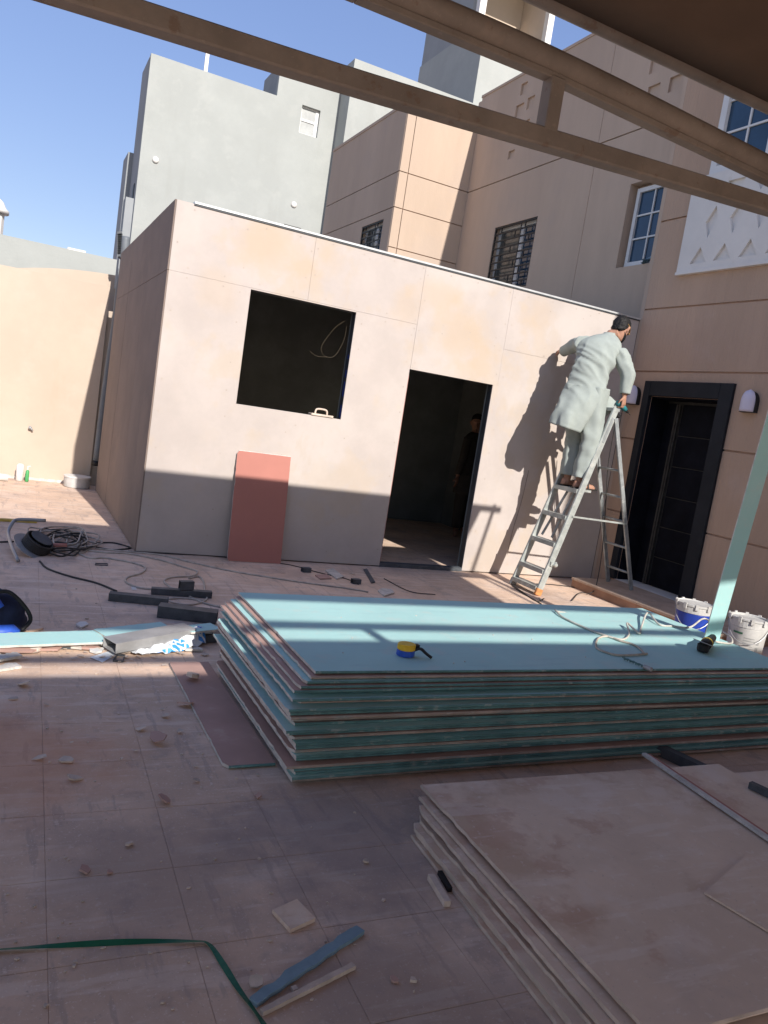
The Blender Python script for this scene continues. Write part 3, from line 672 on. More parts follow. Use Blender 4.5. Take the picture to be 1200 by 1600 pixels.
for x in (-4.0, -1.3, 1.60, 4.5):
    zb = 2.456+(x-.98)*.056; zt_ = 2.70 if x < 4 else 2.62
    b = MB(); b.box((x-.028, YT_-.032, zb+.03), (x+.028, YT_+.032, zt_)); b.build('web_post', 'beam', t, bevel=.004)
b = MB()
for x in (-5.0, -2.0, 1.0, 4.0): b = MB(); b.bar((x, YT_-.0, 2.76), (x, YC+.05, ZC+.01), .04, .03); b.build('fabric_strut', 'beam', t)
# rear truss behind the camera; unseen roof sheet added to shade the foreground
YR_ = -.71
b = MB(); b.tube([(-7, YR_, 2.955), (6.1, YR_, 2.955)], .036, 12); b.build('rear_top_chord', 'beam', t, smooth=True)
b = MB(); b.bar((-7, YR_, 2.762), (6.1, YR_, 2.762), .06, .07); b.build('rear_bottom_chord', 'beam', t)
for x in (-4.0, -1.0, 1.95, 5.0):
    b = MB(); b.box((x-.03, YR_-.03, 2.774), (x+.03, YR_+.03, 2.925)); b.build('web_post', 'beam', t)
b = MB(); nb2 = 8
b.add([(-7 if i == 0 else 6.1, YR_-.01-j*.35, 2.73+.14*math.sin(math.pi*j/nb2)) for j in range(nb2+1) for i in range(2)], [(j*2, j*2+1, j*2+3, j*2+2) for j in range(nb2)])
o = b.build('added_shade_roof', 'canvas', t, smooth=True); sm = o.modifiers.new('thick', 'SOLIDIFY'); sm.thickness = .004
for (x, y, h) in ((-6.8, YT_, 2.2), (-6.8, YR_, 2.7), (5.0, YR_, 2.7), (4.88, YT_-.55, 2.62)):
    b = MB(); b.box((x-.05, y-.05, 0), (x+.05, y+.05, h)); b.build('post', 'beam', t)
b = MB(); b.bar((4.88, YT_-.55, 2.64), (4.88, YT_, 2.64), .06, .06); b.build('post_arm', 'beam', t)

# ================================================================== FIXTURES
for (y, lab) in ((5.10, 'white half-dome wall lamp on the right of the black door'), (6.61, 'white half-dome wall lamp between the ladder top and the black door')):
    t = thing('wall_lamp', lab, 'lamp', (XW, y, 2.03), 'wall lamps beside the entrance')
    b = MB(); pts = [(-.075, 0), (.075, 0), (.075, .09)]+[(.075*math.cos(a), .09+.10*math.sin(a)) for a in [math.pi*k/12 for k in range(1, 12)]]+[(-.075, .09)]
    b.prism([(p_[0]*1.12, p_[1]*1.04-.006) for p_ in pts], 0, .045, Matrix.Translation((XW-.001, y, 2.03)) @ Matrix(((0,0,-1,0),(1,0,0,0),(0,1,0,0),(0,0,0,1))))
    b.build('backplate', 'black', t)
    # curved shade: half ellipsoid in front of the plate
    b = MB(); rings = []
    nu, nv = 10, 14; vs_ = []
    for i in range(nu+1):
        z = .205*i/nu; hw = .072 if z < .09 else .072*math.sqrt(max(0.0, 1-((z-.09)/.115)**2))
        for j in range(nv+1):
            a = math.pi*j/nv; vs_.append((XW-.046-.06*math.sin(a)*(hw/.072)**.7 if hw > 0 else XW-.046, y+hw*math.cos(a), 2.03+z))
    b.add(vs_, [(i*(nv+1)+j, i*(nv+1)+j+1, (i+1)*(nv+1)+j+1, (i+1)*(nv+1)+j) for i in range(nu) for j in range(nv)]+[tuple(range(nv+1))])
    b.build('shade', 'lampshade', t, smooth=True)

# grey drain pipe and air-conditioner outlet beside the cabin
t = thing('drain_pipe', 'bent grey plastic drain pipe in the corner between cabin and boundary wall', 'pipe', (1.0, 10.6, .2))
pth = [FY(150, 727, 10.62), FY(166, 600, 10.62), FY(181, 500, 10.62), FY(186, 455, 10.6), FY(192, 425, 10.55), FY(195, 395, 10.5), FY(197, 370, 10.5)]
b = MB(); b.tube(spline(pth, 5), .048, 12); b.build('pipe_run', 'pvc', t, smooth=True)
p = pth[0]; b = MB(); b.tube([p+Vector((0,0,-.005)), p+Vector((.004,0,.06))], .053, 12); b.build('pipe_end', 'black', t, smooth=True)
p = FY(194, 410, 10.5); b = MB(); b.tube(spline([p+Vector((-.07,0,.05)), p+Vector((.0,-.06,-.0)), p+Vector((.09,-.02,-.03)), p+Vector((.11,.05,.05))], 5), .012, 8); b.build('strap', 'black', t)
t = thing('louvre_box', 'small grey louvred air outlet box above the drain pipe', 'vent', (1.05, 11.05, 2.9))
b = MB(); a0 = FY(187, 392, 11.1); a1 = FY(203, 310, 11.1); b.box((a0.x, 11.05, 2.61), (a0.x+.10, 11.3, a1.z)); b.build('housing', 'greyd', t)
for k in range(10):
    z = FY(185, 397-k*3.6, 11.05).z; x = FY(187, 397-k*3.6, 11.05).x
    b = MB(); b.bar((x-.03, 11.04, z-.01), (x+.03, 11.04, z+.012), .05, .006, (0,1,0)); b.build('louvre_blade', 'steel', t)

# ================================================================== STACK OF GREEN BOARDS
def board_mesh(name, L, Wd, T, top, bottom, edge, end, seed):
    rnd = random.Random(seed); n = 40; mb = MB()
    left = [rnd.uniform(-.001, .001)+(.004 if rnd.random() < .06 else 0) for _ in range(n+1)]; right = [rnd.uniform(-.001, .001) for _ in range(n+1)]
    left[0] += rnd.choice((0, 0, .008, .018)); left[-1] += rnd.choice((0, .006, .015))
    vs_ = []
    for i in range(n+1):
        y = Wd*i/n
        for (x, z) in ((left[i], 0), (left[i], T), (L+right[i], 0), (L+right[i], T)): vs_.append((x, y, z))
    mb.add(vs_, [])
    for i in range(n):
        a, c = i*4, (i+1)*4
        for k, f in ((0, (a+1, a+3, c+3, c+1)), (1, (a, c, c+2, a+2)), (3, (a, a+1, c+1, c)), (3, (a+2, c+2, c+3, a+3))): mb.f.append(f); mb.mi.append(k)
    o_ = len(mb.v)
    for (i0, sy) in ((0, -1), (n*4, 1)):
        for z_ in (T*.36, T*.64): mb.v += [Vector((vs_[i0][0], vs_[i0][1]+sy*.005, z_)), Vector((vs_[i0+2][0], vs_[i0][1]+sy*.005, z_))]
    for q, i0 in ((o_, 0), (o_+4, n*4)):
        for f in ((i0, i0+2, q+1, q), (q, q+1, q+3, q+2), (q+2, q+3, i0+3, i0+1)): mb.f.append(f); mb.mi.append(2)
        for f in ((i0, q, q+2, i0+1), (i0+2, i0+3, q+3, q+1)): mb.f.append(f); mb.mi.append(3)
    me_o = mb.build(name, [top, bottom, edge, end]); me = me_o.data; bpy.data.objects.remove(me_o); return me
ORD = ['topmost', 'second', 'third', 'fourth', 'fifth', 'sixth', 'seventh', 'eighth', 'ninth', 'tenth', 'eleventh', 'twelfth', 'thirteenth', 'fourteenth', 'fifteenth', 'sixteenth', 'seventeenth', 'eighteenth', 'nineteenth', 'twentieth', 'twenty-first', 'twenty-second', 'twenty-third', 'twenty-fourth', 'twenty-fifth', 'twenty-sixth', 'twenty-seventh', 'twenty-eighth']
bT = [board_mesh('gypsum_board', 2.94, 1.2, .0115, 'teal', 'pink', 'tealedge', 'gyps', s) for s in range(4)]
bP = [board_mesh('gypsum_board', 2.94, 1.2, .0115, 'pink', 'teal', 'tanlong' if s in (1, 2) else 'tealedge', 'gyps', s+9) for s in range(4)]
ZT = .412
#        (dx, dy, gap below) from the top down
SH = [(0,0,.0035),(-.012,-.018,.002),(-.055,-.03,.0025),(-.085,-.042,.001),(-.11,-.045,.016),(-.105,-.075,.002),(-.095,-.05,.008),(-.125,-.082,.001),(-.115,-.085,.002),(-.11,-.09,.001),(-.12,-.088,.010),
      (-.085,-.075,.001),(-.125,-.10,.002),(-.118,-.096,.001),(-.11,-.098,.001),(-.095,-.08,.008),(-.085,-.09,.001),(-.075,-.085,.001),(-.09,-.10,.001),(-.08,-.105,.001),(-.065,-.095,.010),(-.11,-.12,.001),(-.09,-.12,.001),(-.085,-.118,.001),(-.10,-.128,.001),(-.095,-.13,.001)]
upT = 'TPTPPTPTTPPPTTPPTTPTPPTPTP'
z = ZT
for k, (dx, dy, gp) in enumerate(SH):
    z -= .0115 if k == 0 else .0125
    if k == len(SH)-1 or z < .002: z = max(z, .002)
    me = (bT if upT[k] == 'T' else bP)[k % 4]
    o = bpy.data.objects.new('gypsum_board', me); col.objects.link(o)
    o.location = (1.192+dx+(random.uniform(-.012, .012) if k else 0), 2.775+dy+(random.uniform(-.012, .010) if k else 0), z); o.rotation_euler = (0, 0, random.uniform(-.006, .006)*(1 if k else 0))
    lab = ('pale teal gypsum board lying on top of the tall stack' if k == 0 else ('lowest' if k == len(SH)-1 else ORD[k]+' from the top')+' in the tall stack of teal-edged gypsum boards')
    tag(o, lab, 'board', 'boards of the teal stack')
    if k == len(SH)-1: break
    z -= gp
print('stack bottom z', z)
# pink board on the floor left of the stack
me = board_mesh('floor_board', .21, 1.19, .0125, 'pink', 'teal', 'tealedge', 'gyps', 31)
o = bpy.data.objects.new('gypsum_offcut', me); col.objects.link(o); o.location = (.878, 2.80, .002); o.rotation_euler = (0, 0, .004); tag(o, 'long pinkish board offcut flat on the tiles left of the teal stack', 'board')
def topG(u, v): return G(u, v, ZT+.001)
# tape measure
p = topG(633, 1024); t = thing('tape_measure', 'yellow and blue tape measure lying on the teal board', 'tape measure', p)
for (n_, m_, z0, z1) in (('lower_case', 'bluep', 0, .028), ('upper_case', 'yellow', .0281, .056)):
    b = MB(); b.loft([((p.x, p.y, p.z+z0), (.041*q, 0, 0), (0, .036*q, 0)) if False else ((p.x, p.y, p.z+z0+(z1-z0)*h_), (.043*q, 0, 0), (0, .038*q, 0)) for h_, q in ((0, .93), (.12, 1), (.85, 1), (1, .93))], 18); b.build(n_, m_, t, smooth=False)
b = MB(); b.tube(spline([p+Vector((.035,-.015,.03)), p+Vector((.06,-.025,.04)), p+Vector((.085,-.035,.022)), p+Vector((.11,-.05,.006))], 4), .007, 8); b.build('wrist_strap', 'black', t)
b = MB(); b.box((p.x+.04, p.y-.012, p.z+.03), (p.x+.062, p.y+.012, p.z+.052)); b.build('lock_button', 'black', t)
# power cord over the stack
z4 = lambda x, y: topG(880+x*.26667, 900+y*.26667)
def lift(p_, h): q = V(p_); q.z += h; return q
pts = [lift(z4(-50, 210), .006), z4(0, 250), z4(150, 320), z4(300, 372), z4(360, 375), z4(385, 340), lift(z4(370, 300), .02), lift(z4(440, 345), .004), z4(455, 310), lift(z4(490, 245), .03), z4(560, 290), z4(650, 300), lift(z4(740, 315), .01), lift(z4(820, 280), .03), lift(z4(900, 320), .01), lift(z4(975, 372), .01), z4(985, 400), z4(930, 398), lift(z4(890, 400), .01)]
b = MB(); b.tube(spline([lift(q, .007) for q in pts], 6), .0062, 8); one(b, 'power_cord', 'cordw', 'dusty white power cord looping over the teal boards to the grinder', 'cord', smooth=True)
pts = [z4(490, 462), z4(400, 470), z4(300, 468), z4(215, 440), z4(190, 415), z4(205, 372), z4(260, 360), z4(330, 385), z4(400, 405), z4(445, 430), z4(478, 466)]
b = MB(); b.tube(spline([lift(q, .0065) for q in pts], 6), .006, 8); one(b, 'power_cord', 'cord', 'grey cord lying in a closed loop on the teal boards', 'cord', smooth=True)
# angle grinder
p = topG(1101, 1016); t = thing('angle_grinder', 'small black angle grinder lying on the teal boards', 'grinder', p)
ax = Vector((.85, .5, .1)).normalized()
b = MB(); b.tube([p+ax*-.05+Vector((0,0,.034)), p+ax*-.045+Vector((0,0,.034)), p+ax*.05+Vector((0,0,.036)), p+ax*.12+Vector((0,0,.03)), p+ax*.19+Vector((0,0,.028))], [.027, .034, .033, .026, .022], 12); b.build('motor_body', 'black', t, smooth=True)
b = MB(); b.tube([p+ax*.02+Vector((0,0,.036)), p+ax*.032+Vector((0,0,.036))], .0355, 12); b.build('yellow_ring', 'brass', t)
b = MB(); b.lathe([(.03, 0), (.034, .01), (.034, .04), (.02, .05)], 12, p-ax*.07+Vector((0,0,.012))); b.build('gear_head', 'black', t)
b = MB(); b.lathe([(.058, 0), (.06, .002), (.058, .004)], 20, p-ax*.085+Vector((0,0,.066)), Matrix.Rotation(rad(14), 4, 'Y')); b.build('disc', 'silver', t)
# drill bit
a0, a1 = z4(350, 492), z4(515, 560); t = thing('drill_bit', 'twisted teal drill bit with grey shank on the teal boards', 'drill bit', a0)
b = MB(); n = 60; vs_ = []
for i in range(n+1):
    f = i/n; c = lerp(a0, a1, f*.72); c.z += .009; an = f*22; dv = Vector((math.cos(an)*.0, math.cos(an), math.sin(an)))*.008; vs_ += [c+dv, c-dv]
b.add(vs_, [(2*i, 2*i+1, 2*i+3, 2*i+2) for i in range(n)]); o = b.build('flute', 'tealedge', t, smooth=True); o.modifiers.new('thick', 'SOLIDIFY').thickness = .004
b = MB(); b.tube([lerp(a0, a1, .72)+Vector((0,0,.009)), lerp(a0, a1, .74)+Vector((0,0,.01)), a1+Vector((0,0,.01))], [.006, .011, .012], 10); b.build('shank', 'silver', t)
# leaning teal strip
p0 = topG(1112, 1000); p0.z = ZT+.001; yy, zz = 2.845, 3.17
lo, hi = 2.0, 6.0
for _ in range(40):
    mid = (lo+hi)/2; q = Vector((mid, yy, zz)); 
    best = min((project(lerp(p0, q, f)) for f in [k/60 for k in range(61)]), key=lambda s: abs(s[1]-745))
    if best[0] > 1186: hi = mid
    else: lo = mid
q = Vector((lo, yy, zz)); dv = (q-p0).normalized(); sid = Vector((.90, -.44, 0)); sid = (sid-dv*sid.dot(dv)).normalized(); nn = dv.cross(sid).normalized()
b = MB(); wd = .046; c0, c1 = p0, q+dv*.06
for s, m_ in ((1, 0),):
    vs_ = [c0-sid*wd, c0+sid*wd, c1+sid*wd, c1-sid*wd]; b.add(vs_+[x_+nn*.0125 for x_ in vs_], []); b.f += [(0,1,2,3),(7,6,5,4),(0,4,5,1),(2,6,7,3),(1,5,6,2),(3,7,4,0)]; b.mi += [0,0,1,1,1,1]
o = b.build('gypsum_strip', ['teal', 'gyps']); tag(o, 'tall narrow teal board strip propped upright on the stack beside the buckets', 'board strip')

# ================================================================== BUCKETS
def bucket(c, r, h, label, body_m, lid, cat='bucket'):
    t = thing('bucket', label, cat, c, 'paint buckets by the entrance')
    b = MB(); b.lathe([(r*.86, 0), (r*.88, .01), (r*.97, h*.78), (r*.975, h*.80)], 32, c); b.build('body', body_m, t, smooth=True)
    b = MB(); b.lathe([(r*.98, h*.80), (r*1.0, h*.805), (r*1.0, h*.95), (r*.985, h*.955), (r*.97, h*.80)], 32, c); b.build('upper_band', 'bucketw', t, smooth=False)
    b = MB()
    if lid: b.lathe([(r*1.0, h*.956), (r*1.045, h*.958), (r*1.045, h*1.0), (r*.99, h*1.005), (r*.96, h*.985), (.01, h*.985)], 32, c); b.build('lid', 'bucketw', t)
    else:
        b.lathe([(r*.99, h*.956), (r*1.04, h*.957), (r*1.04, h*.99), (r*1.0, h), (r*.95, h*.99), (r*.95, h*.86), (.01, h*.86)], 32, c); b.build('rim', 'bucketw', t)
    for k in range(10):
        a = 2*math.pi*k/10+.2; b = MB(); cx_, cy_ = c[0]+r*1.05*math.cos(a), c[1]+r*1.05*math.sin(a)
        b.box((-.012, -.006, 0), (.012, .006, .045), Matrix.Translation((cx_, cy_, c[2]+h*.90)) @ Matrix.Rotation(a+math.pi/2, 4, 'Z')); b.build('rim_tab', 'bucketw', t)
    hp = []
    va = math.atan2(-c[1], -c[0])
    for k in range(13):
        a = va-1.45+2.9*k/12; f = math.sin(math.pi*k/12); hp.append(Vector((c[0]+r*(1.03+.02*f)*math.cos(a), c[1]+r*(1.03+.02*f)*math.sin(a), c[2]+h*.88-f*h*.42)))
    b = MB(); b.tube(hp, .0035, 6); b.build('bail_handle', 'silver', t)
    return t
zb = .35; c = G(1087, 944, zb); c.z = 0
bb = bucket(c, .145, .36, 'blue and white lidded paint bucket left of the leaning teal strip', 'bucketb', True)
zb = .35; c2 = G(1172, 966, zb); c2.z = 0
wb = bucket(c2, .145, .36, 'dirty open white paint bucket with printed label, right of the leaning teal strip', 'bucketw', False)
# label print on the white bucket
va = math.atan2(-c2.y, -c2.x)
def patch(nm, m_, a0, a1, z0, z1):
    b = MB(); k = 6; vs_ = []
    for i in range(k+1):
        a = va+a0+(a1-a0)*i/k
        for z_ in (z0, z1): rr = .145*(.88+.09*(z_/(.36*.78)))+.0015; vs_.append((c2.x+rr*math.cos(a), c2.y+rr*math.sin(a), z_))
    b.add(vs_, [(2*i, 2*i+2, 2*i+3, 2*i+1) for i in range(k)]); b.build(nm, m_, wb, smooth=True)
patch('green_label', 'greenlbl', -.75, -.2, .235, .25)
for k in range(9): patch('print_line', 'greyprint', -.1, .25+.35*((k*37 % 10)/10), .05+k*.02, .056+k*.02)
for k in range(3): patch('print_block', 'greyprint', .62, .78, .06+k*.055, .095+k*.055)
# low tub at the boundary wall, bottles, level
p = G(120, 760); p.z = 0; p = Vector((.86, 10.5, 0))
t = thing('plastic_tub', 'round off-white plastic tub standing at the foot of the cream wall', 'tub', p)
b = MB(); b.lathe([(.145, 0), (.155, .01), (.16, .10), (.158, .14), (.15, .14), (.145, .1), (.01, .1)], 28, p); b.build('tub_body', 'bucketw', t, smooth=False)
b = MB(); b.lathe([(.164, .128), (.166, .13), (.166, .145), (.162, .147)], 28, p); b.build('tub_rim', 'white', t)
p = G(31, 748); p = Vector((p.x-.01, 10.62, 0)); b = MB(); b.lathe([(.04, 0), (.045, .005), (.045, .19), (.03, .21), (.015, .215)], 14, p); one(b, 'white_bottle', 'white', 'white plastic cylinder bottle standing at the cream wall', 'bottle', smooth=True)
p = Vector((p.x+.085, 10.58, 0)); t = thing('green_bottle', 'thin green spray bottle next to the white bottle at the wall', 'bottle', p)
b = MB(); b.lathe([(.018, 0), (.022, .01), (.022, .13), (.01, .15)], 12, p); b.build('bottle_body', 'greenb', t, smooth=True)
b = MB(); b.tube([p+Vector((0,0,.15)), p+Vector((0,0,.19)), p+Vector((.03,-.01,.2))], .01, 8); b.build('spray_head', 'white', t)
p = Vector((-.05, 10.45, .0)); b = MB(); b.tube([p+Vector((-.25,0,.045)), p+Vector((.12,0,.045))], .045, 12); t = one(b, 'white_tube', 'white', 'white tube lying along the foot of the cream wall', 'tube', smooth=True)
a0, a1 = G(-20, 813), G(57, 817); b = MB(); b.bar(a0+Vector((0,0,.012)), a1+Vector((0,0,.012)), .05, .024); one(b, 'spirit_level', 'brass', 'long yellow spirit level on the tiles at the shadow line', 'level', bevel=.003)

# ================================================================== LEANING RED BOARD, FLOAT, WIRE
me = board_mesh('red_board', .5, .985, .0125, 'red', 'gyps', 'gyps', 'gyps', 5)
o = bpy.data.objects.new('red_board', me); col.objects.link(o)
an = math.asin(.125/.985); o.rotation_euler = (math.pi/2-an, 0, 0); o.location = (1.846, 6.632, .002); tag(o, 'red fire board piece leaning on the cabin wall below the window', 'board')
p = Vector((2.60, Y0+.02, WO[2]+.001)); t = thing('plaster_float', 'pale plasterer float with loop handle on the cabin window sill', 'float', p)
b = MB(); b.box((p.x-.11, p.y-.045, p.z), (p.x+.11, p.y+.045, p.z+.02)); b.build('float_plate', 'tanedge', t, bevel=.004)
b = MB(); b.tube(spline([p+Vector((-.06,0,.018)), p+Vector((-.05,0,.058)), p+Vector((0,0,.066)), p+Vector((.05,0,.058)), p+Vector((.06,0,.018))], 5), .009, 8); b.build('float_handle', 'tanedge', t, smooth=True)
b = MB(); pts = [(2.745, Y0+.12, 2.30), (2.66, Y0+.13, 2.22), (2.56, Y0+.13, 2.05), (2.56, Y0+.13, 1.98), (2.62, Y0+.13, 1.94), (2.70, Y0+.13, 1.97), (2.76, Y0+.12, 2.12), (2.76, Y0+.1, 2.25)]
b.tube(spline(pts, 6), .0013, 6); b.tube(spline([(2.62, Y0+.13, 1.94), (2.52, Y0+.12, 1.93), (2.44, Y0+.11, 1.96)], 6), .0013, 6)
M['wire'] = mat('brown_wire', (.11, .085, .055), .6, .1, 20, 0)
one(b, 'loose_wire', 'wire', 'thin loose wire curling inside the dark cabin window', 'wire')

# ================================================================== LADDER
t = thing('step_ladder', 'paint-spattered aluminium step ladder standing open against the cabin wall', 'ladder', (5.2, 6.05, 0))
YN_, YF_ = 5.88, 6.30
def stx(z): return 4.715+.303*z
def syn(z): return YN_+.035*z/1.9
def syf(z): return YF_-.035*z/1.9
ZTOP = 1.90
for f_, nm in ((syn, 'stile'), (syf, 'stile')):
    p0, p1 = Vector((stx(.05), f_(.05), .05)), Vector((stx(ZTOP), f_(ZTOP), ZTOP))
    b = MB(); b.bar(p0, p1, .028, .066, (1,0,0)); b.build(nm, 'alu', t, bevel=.004)
    b = MB(); b.bar(p0+Vector((.016,0,.05))*0+ (p0-p1).normalized()*.05, p0+(p1-p0).normalized()*.02, .036, .074, (1,0,0)); b.build('foot', 'orange' if f_ is syn else 'alud', t, bevel=.006)
for z in (.075, .24, .512, .785, 1.056):
    b = MB(); x = stx(z); b.box((x-.045, syn(z)+.0145, z-.012), (x+.045, syf(z)-.0145, z+.012)); b.box((x-.045, syn(z)+.015, z-.03), (x-.038, syf(z)-.015, z-.012)); b.box((x+.038, syn(z)+.015, z-.03), (x+.045, syf(z)-.015, z-.012)); b.build('step', 'alu', t)
b = MB(); z = 1.06; x = stx(z); b.box((x+.046, syn(z)+.02, z-.012), (x+.14, syf(z)-.02, z+.010)); b.build('platform', 'alu', t)
b = MB(); b.box((stx(1.86)-.03, syn(1.9)-.01, 1.865), (stx(1.86)+.06, syf(1.9)+.01, 1.90)); b.build('top_cap', 'alud', t, bevel=.005)
b = MB(); b.bar((stx(1.55), syn(1.55)-.016, 1.55), (stx(1.8), syn(1.8)-.016, 1.80), .004, .03, (1,0,0)); b.build('label_plate', 'alud', t)
b = MB(); b.tube([(stx(.30)+.02, syn(.3)-.035, .33), (stx(.30)+.05, syn(.3)-.035, .31)], .022, 12); b.box((stx(.3)-.01, syn(.3)-.03, .30), (stx(.3)+.06, syn(.3)-.016, .345)); b.build('lock_bracket', 'alu', t)
def rlx(z): return 5.93-.352*z
def ryn(z): return 5.865+.02*z
def ryf(z): return 6.215-.0*z
for f_ in (ryn, ryf):
    b = MB(); b.bar((rlx(.106), f_(.106), .106), (rlx(1.80), f_(1.8), 1.80), .022, .045, (1,0,0)); b.build('rear_leg', 'alud', t, bevel=.003)
for z in (.28, .535, .80, 1.04, 1.30):
    b = MB(); b.tube([(rlx(z), ryn(z)+.01, z), (rlx(z), ryf(z)-.01, z)], .0125, 8); b.build('rung', 'alud', t, smooth=True)
for f_, g_ in ((syn, ryn),):
    b = MB(); b.bar((stx(.785)+.01, f_(.785)-.02, .80), (rlx(.785), g_(.785)-.02, .785), .006, .017); b.build('spreader_bar', 'alu', t)
for z in (.4, .66, .93):
    b = MB(); b.tube([(rlx(.0)-.62-.0*z, 6.33, z), (rlx(0)-1.0, 6.34, z+.02)], .008, 6)
for s in (0, 1):
    b = MB(); b.bar((stx(1.04)+.03, 6.02+.1*s, 1.04), (stx(.55)+.03+.0*s, 6.06+.16*s, .55+.0), .025, .012, (1,0,0)); b.build('platform_brace', 'alud', t)

# ================================================================== PEOPLE
def interp_rings(keys, n):
    """keys: list of (centre, a, b) -> n smooth rings"""
    C_ = spline([k[0] for k in keys], 12); A_ = spline([k[1] for k in keys], 12); B_ = spline([k[2] for k in keys], 12); m_ = len(C_); out = []
    for i in range(n):
        f = i/(n-1)*(m_-1); j = min(int(f), m_-2); q = f-j; out.append((lerp(C_[j], C_[j+1], q), lerp(A_[j], A_[j+1], q), lerp(B_[j], B_[j+1], q)))
    return out
def limb(mb, pts, rads, n=12): mb.tube(spline(pts, 5), [r for r in resample(rads, (len(pts)-1)*5+1)], n)
def resample(v, n):
    out = []
    for i in range(n):
        f = i/(n-1)*(len(v)-1); j = min(int(f), len(v)-2); out.append(v[j]+(v[j+1]-v[j])*(f-j))
    return out
def head(mb, c, fw, up):
    """skull, jaw, nose, ears as one closed loft plus overlapping bumps (merged by the remesh)"""
    fw = V(fw).normalized(); up = V(up); up = (up-fw*up.dot(fw)).normalized(); rt = fw.cross(up)
    prof = [(-.115, .030, .035, .035), (-.10, .045, .052, .03), (-.06, .062, .075, .015), (-.02, .072, .088, .0), (.03, .077, .098, -.005), (.07, .072, .092, -.006), (.10, .055, .07, -.006), (.118, .025, .03, -.005)]
    mb.loft(interp_rings([(c+up*z_+fw*o_, rt*a_, fw*b_) for z_, a_, b_, o_ in prof], 16), 20)
    mb.tube([c+fw*.088+up*.02, c+fw*.108-up*.015, c+fw*.118-up*.03, c+fw*.095-up*.04], [.008, .012, .015, .008], 8)
    mb.tube([c+fw*.085+up*.032-rt*.05, c+fw*.1+up*.034, c+fw*.085+up*.032+rt*.05], [.010, .012, .010], 8)
    mb.tube([c+fw*.087-up*.066-rt*.02, c+fw*.097-up*.066, c+fw*.087-up*.066+rt*.02], [.006, .010, .006], 8)
    for s in (-1, 1): mb.tube([c+rt*s*.076+up*.03-fw*.008, c+rt*s*.088+up*.012-fw*.02, c+rt*s*.078-up*.03-fw*.005], [.010, .016, .009], 8)
    return fw, up, rt
def hand(mb, wrist, palm_dir, normal, thumb_side, curl=.6):
    d = V(palm_dir).normalized(); n = V(normal); n = (n-d*n.dot(d)).normalized(); s = d.cross(n)*thumb_side
    k = wrist+d*.085
    mb.loft([(wrist, s*.026, n*.018), (wrist+d*.04, s*.036, n*.016), (k, s*.040, n*.014), (k+d*.01, s*.034, n*.010)], 12)
    for i, L in enumerate((.072, .080, .075, .058)):
        b0 = k+s*(.030-.020*i); p1 = b0+d*L*.42+n*L*.12*curl; p2 = p1+(d*(1-curl)+n*curl).normalized()*L*.36; p3 = p2+(d*(1-curl*1.6)+n*curl*1.3).normalized()*L*.3
        mb.tube([b0-d*.015, b0, p1, p2, p3], [.009, .0095, .0088, .008, .006], 8)
    b0 = wrist+d*.03+s*.03; mb.tube([wrist+d*.02+s*.01, b0, b0+(d*.6+s*.7+n*.25).normalized()*.035, b0+(d*.85+s*.45+n*.5).normalized()*.066], [.012, .012, .0105, .007], 8)
def finish_body(mb, name, parent, voxel=.006):
    o = mb.build(name, 'skin', parent, smooth=True)
    r = o.modifiers.new('one_surface', 'REMESH'); r.mode = 'VOXEL'; r.voxel_size = voxel; r.use_smooth_shade = True
    s = o.modifiers.new('soft', 'SMOOTH'); s.iterations = 3; s.factor = .5
    return o
def cloth(rings, n, fold, seed, name, parent, m_='cloth', cap=False, thick=.004, grow=None):
    mb = MB()
    def fn(f, th):
        return 1.0
    mb.loft(rings, n, cap=cap)
    k = len(rings)
    for i in range(k):
        f = i/(k-1); c = rings[i][0]; amp = fold(f)
        for j in range(n):
            p_ = mb.v[i*n+j]; th = 2*math.pi*j/n; d = (p_-c)
            if d.length < 1e-6: continue
            wz = math.exp(-((f-.45)/.17)**2)
            rg = lambda v: (1-min(1, abs(noise.noise(v))*2.2))**2
            q = .6*noise.noise(Vector((p_.x*7+seed, p_.y*7, p_.z*1.6-p_.x*3)))+.55*(rg(Vector((p_.x*6+seed, p_.y*6, p_.z*2.2+p_.x*5)))-.3)+(.15+wz*.6)*(rg(Vector((p_.x*3+seed, p_.y*3, p_.z*11+p_.x*9)))-.3)+.2*math.sin(th*5+seed+f*3)
            mb.v[i*n+j] = p_+d.normalized()*amp*q
    o = mb.build(name, m_, parent, smooth=True); s = o.modifiers.new('thick', 'SOLIDIFY'); s.thickness = thick; s.offset = -1
    return o

# ---- man on the ladder
t = man = thing('person', 'person in pale green tunic and loose trousers on the ladder, seen from behind', 'person', (5.1, 6.1, 1.07))
LT = Vector((.80, -.60, 0)); FW = Vector((.60, .80, 0)); UP = Vector((0,0,1))
hip_c = Vector((5.06, 6.12, 1.98)); neck = Vector((5.27, 6.19, 2.60)); hc = Vector((5.385, 6.17, 2.685))
hf = Vector((.74, .36, -.55))
b = MB()
hfw, hup, hrt = head(b, hc, hf, (.25, .15, 1))
b.tube([neck-Vector((.02,0,.06)), neck+Vector((.03,0,.02)), hc-hup*.06-hfw*.015], [.062, .056, .056], 12)
b.loft(interp_rings([(hip_c-UP*.06, LT*.15, FW*.10), (hip_c+UP*.06, LT*.145, FW*.10), (Vector((5.10,6.14,2.2)), LT*.13, FW*.09), (Vector((5.16,6.17,2.42)), LT*.155, FW*.10), (Vector((5.20,6.18,2.53)), LT*.15, FW*.075), (neck-Vector((.01,0,.02)), LT*.06, FW*.055)], 18), 18)
sL, sR = Vector((5.03, 6.28, 2.49)), Vector((5.325, 6.065, 2.452))
eL = FY(903, 538, 6.42); wL = Vector((5.10, 6.66, 2.42))
eR, wR = Vector((5.405, 5.97, 2.24)), FY(976, 618, 5.955)
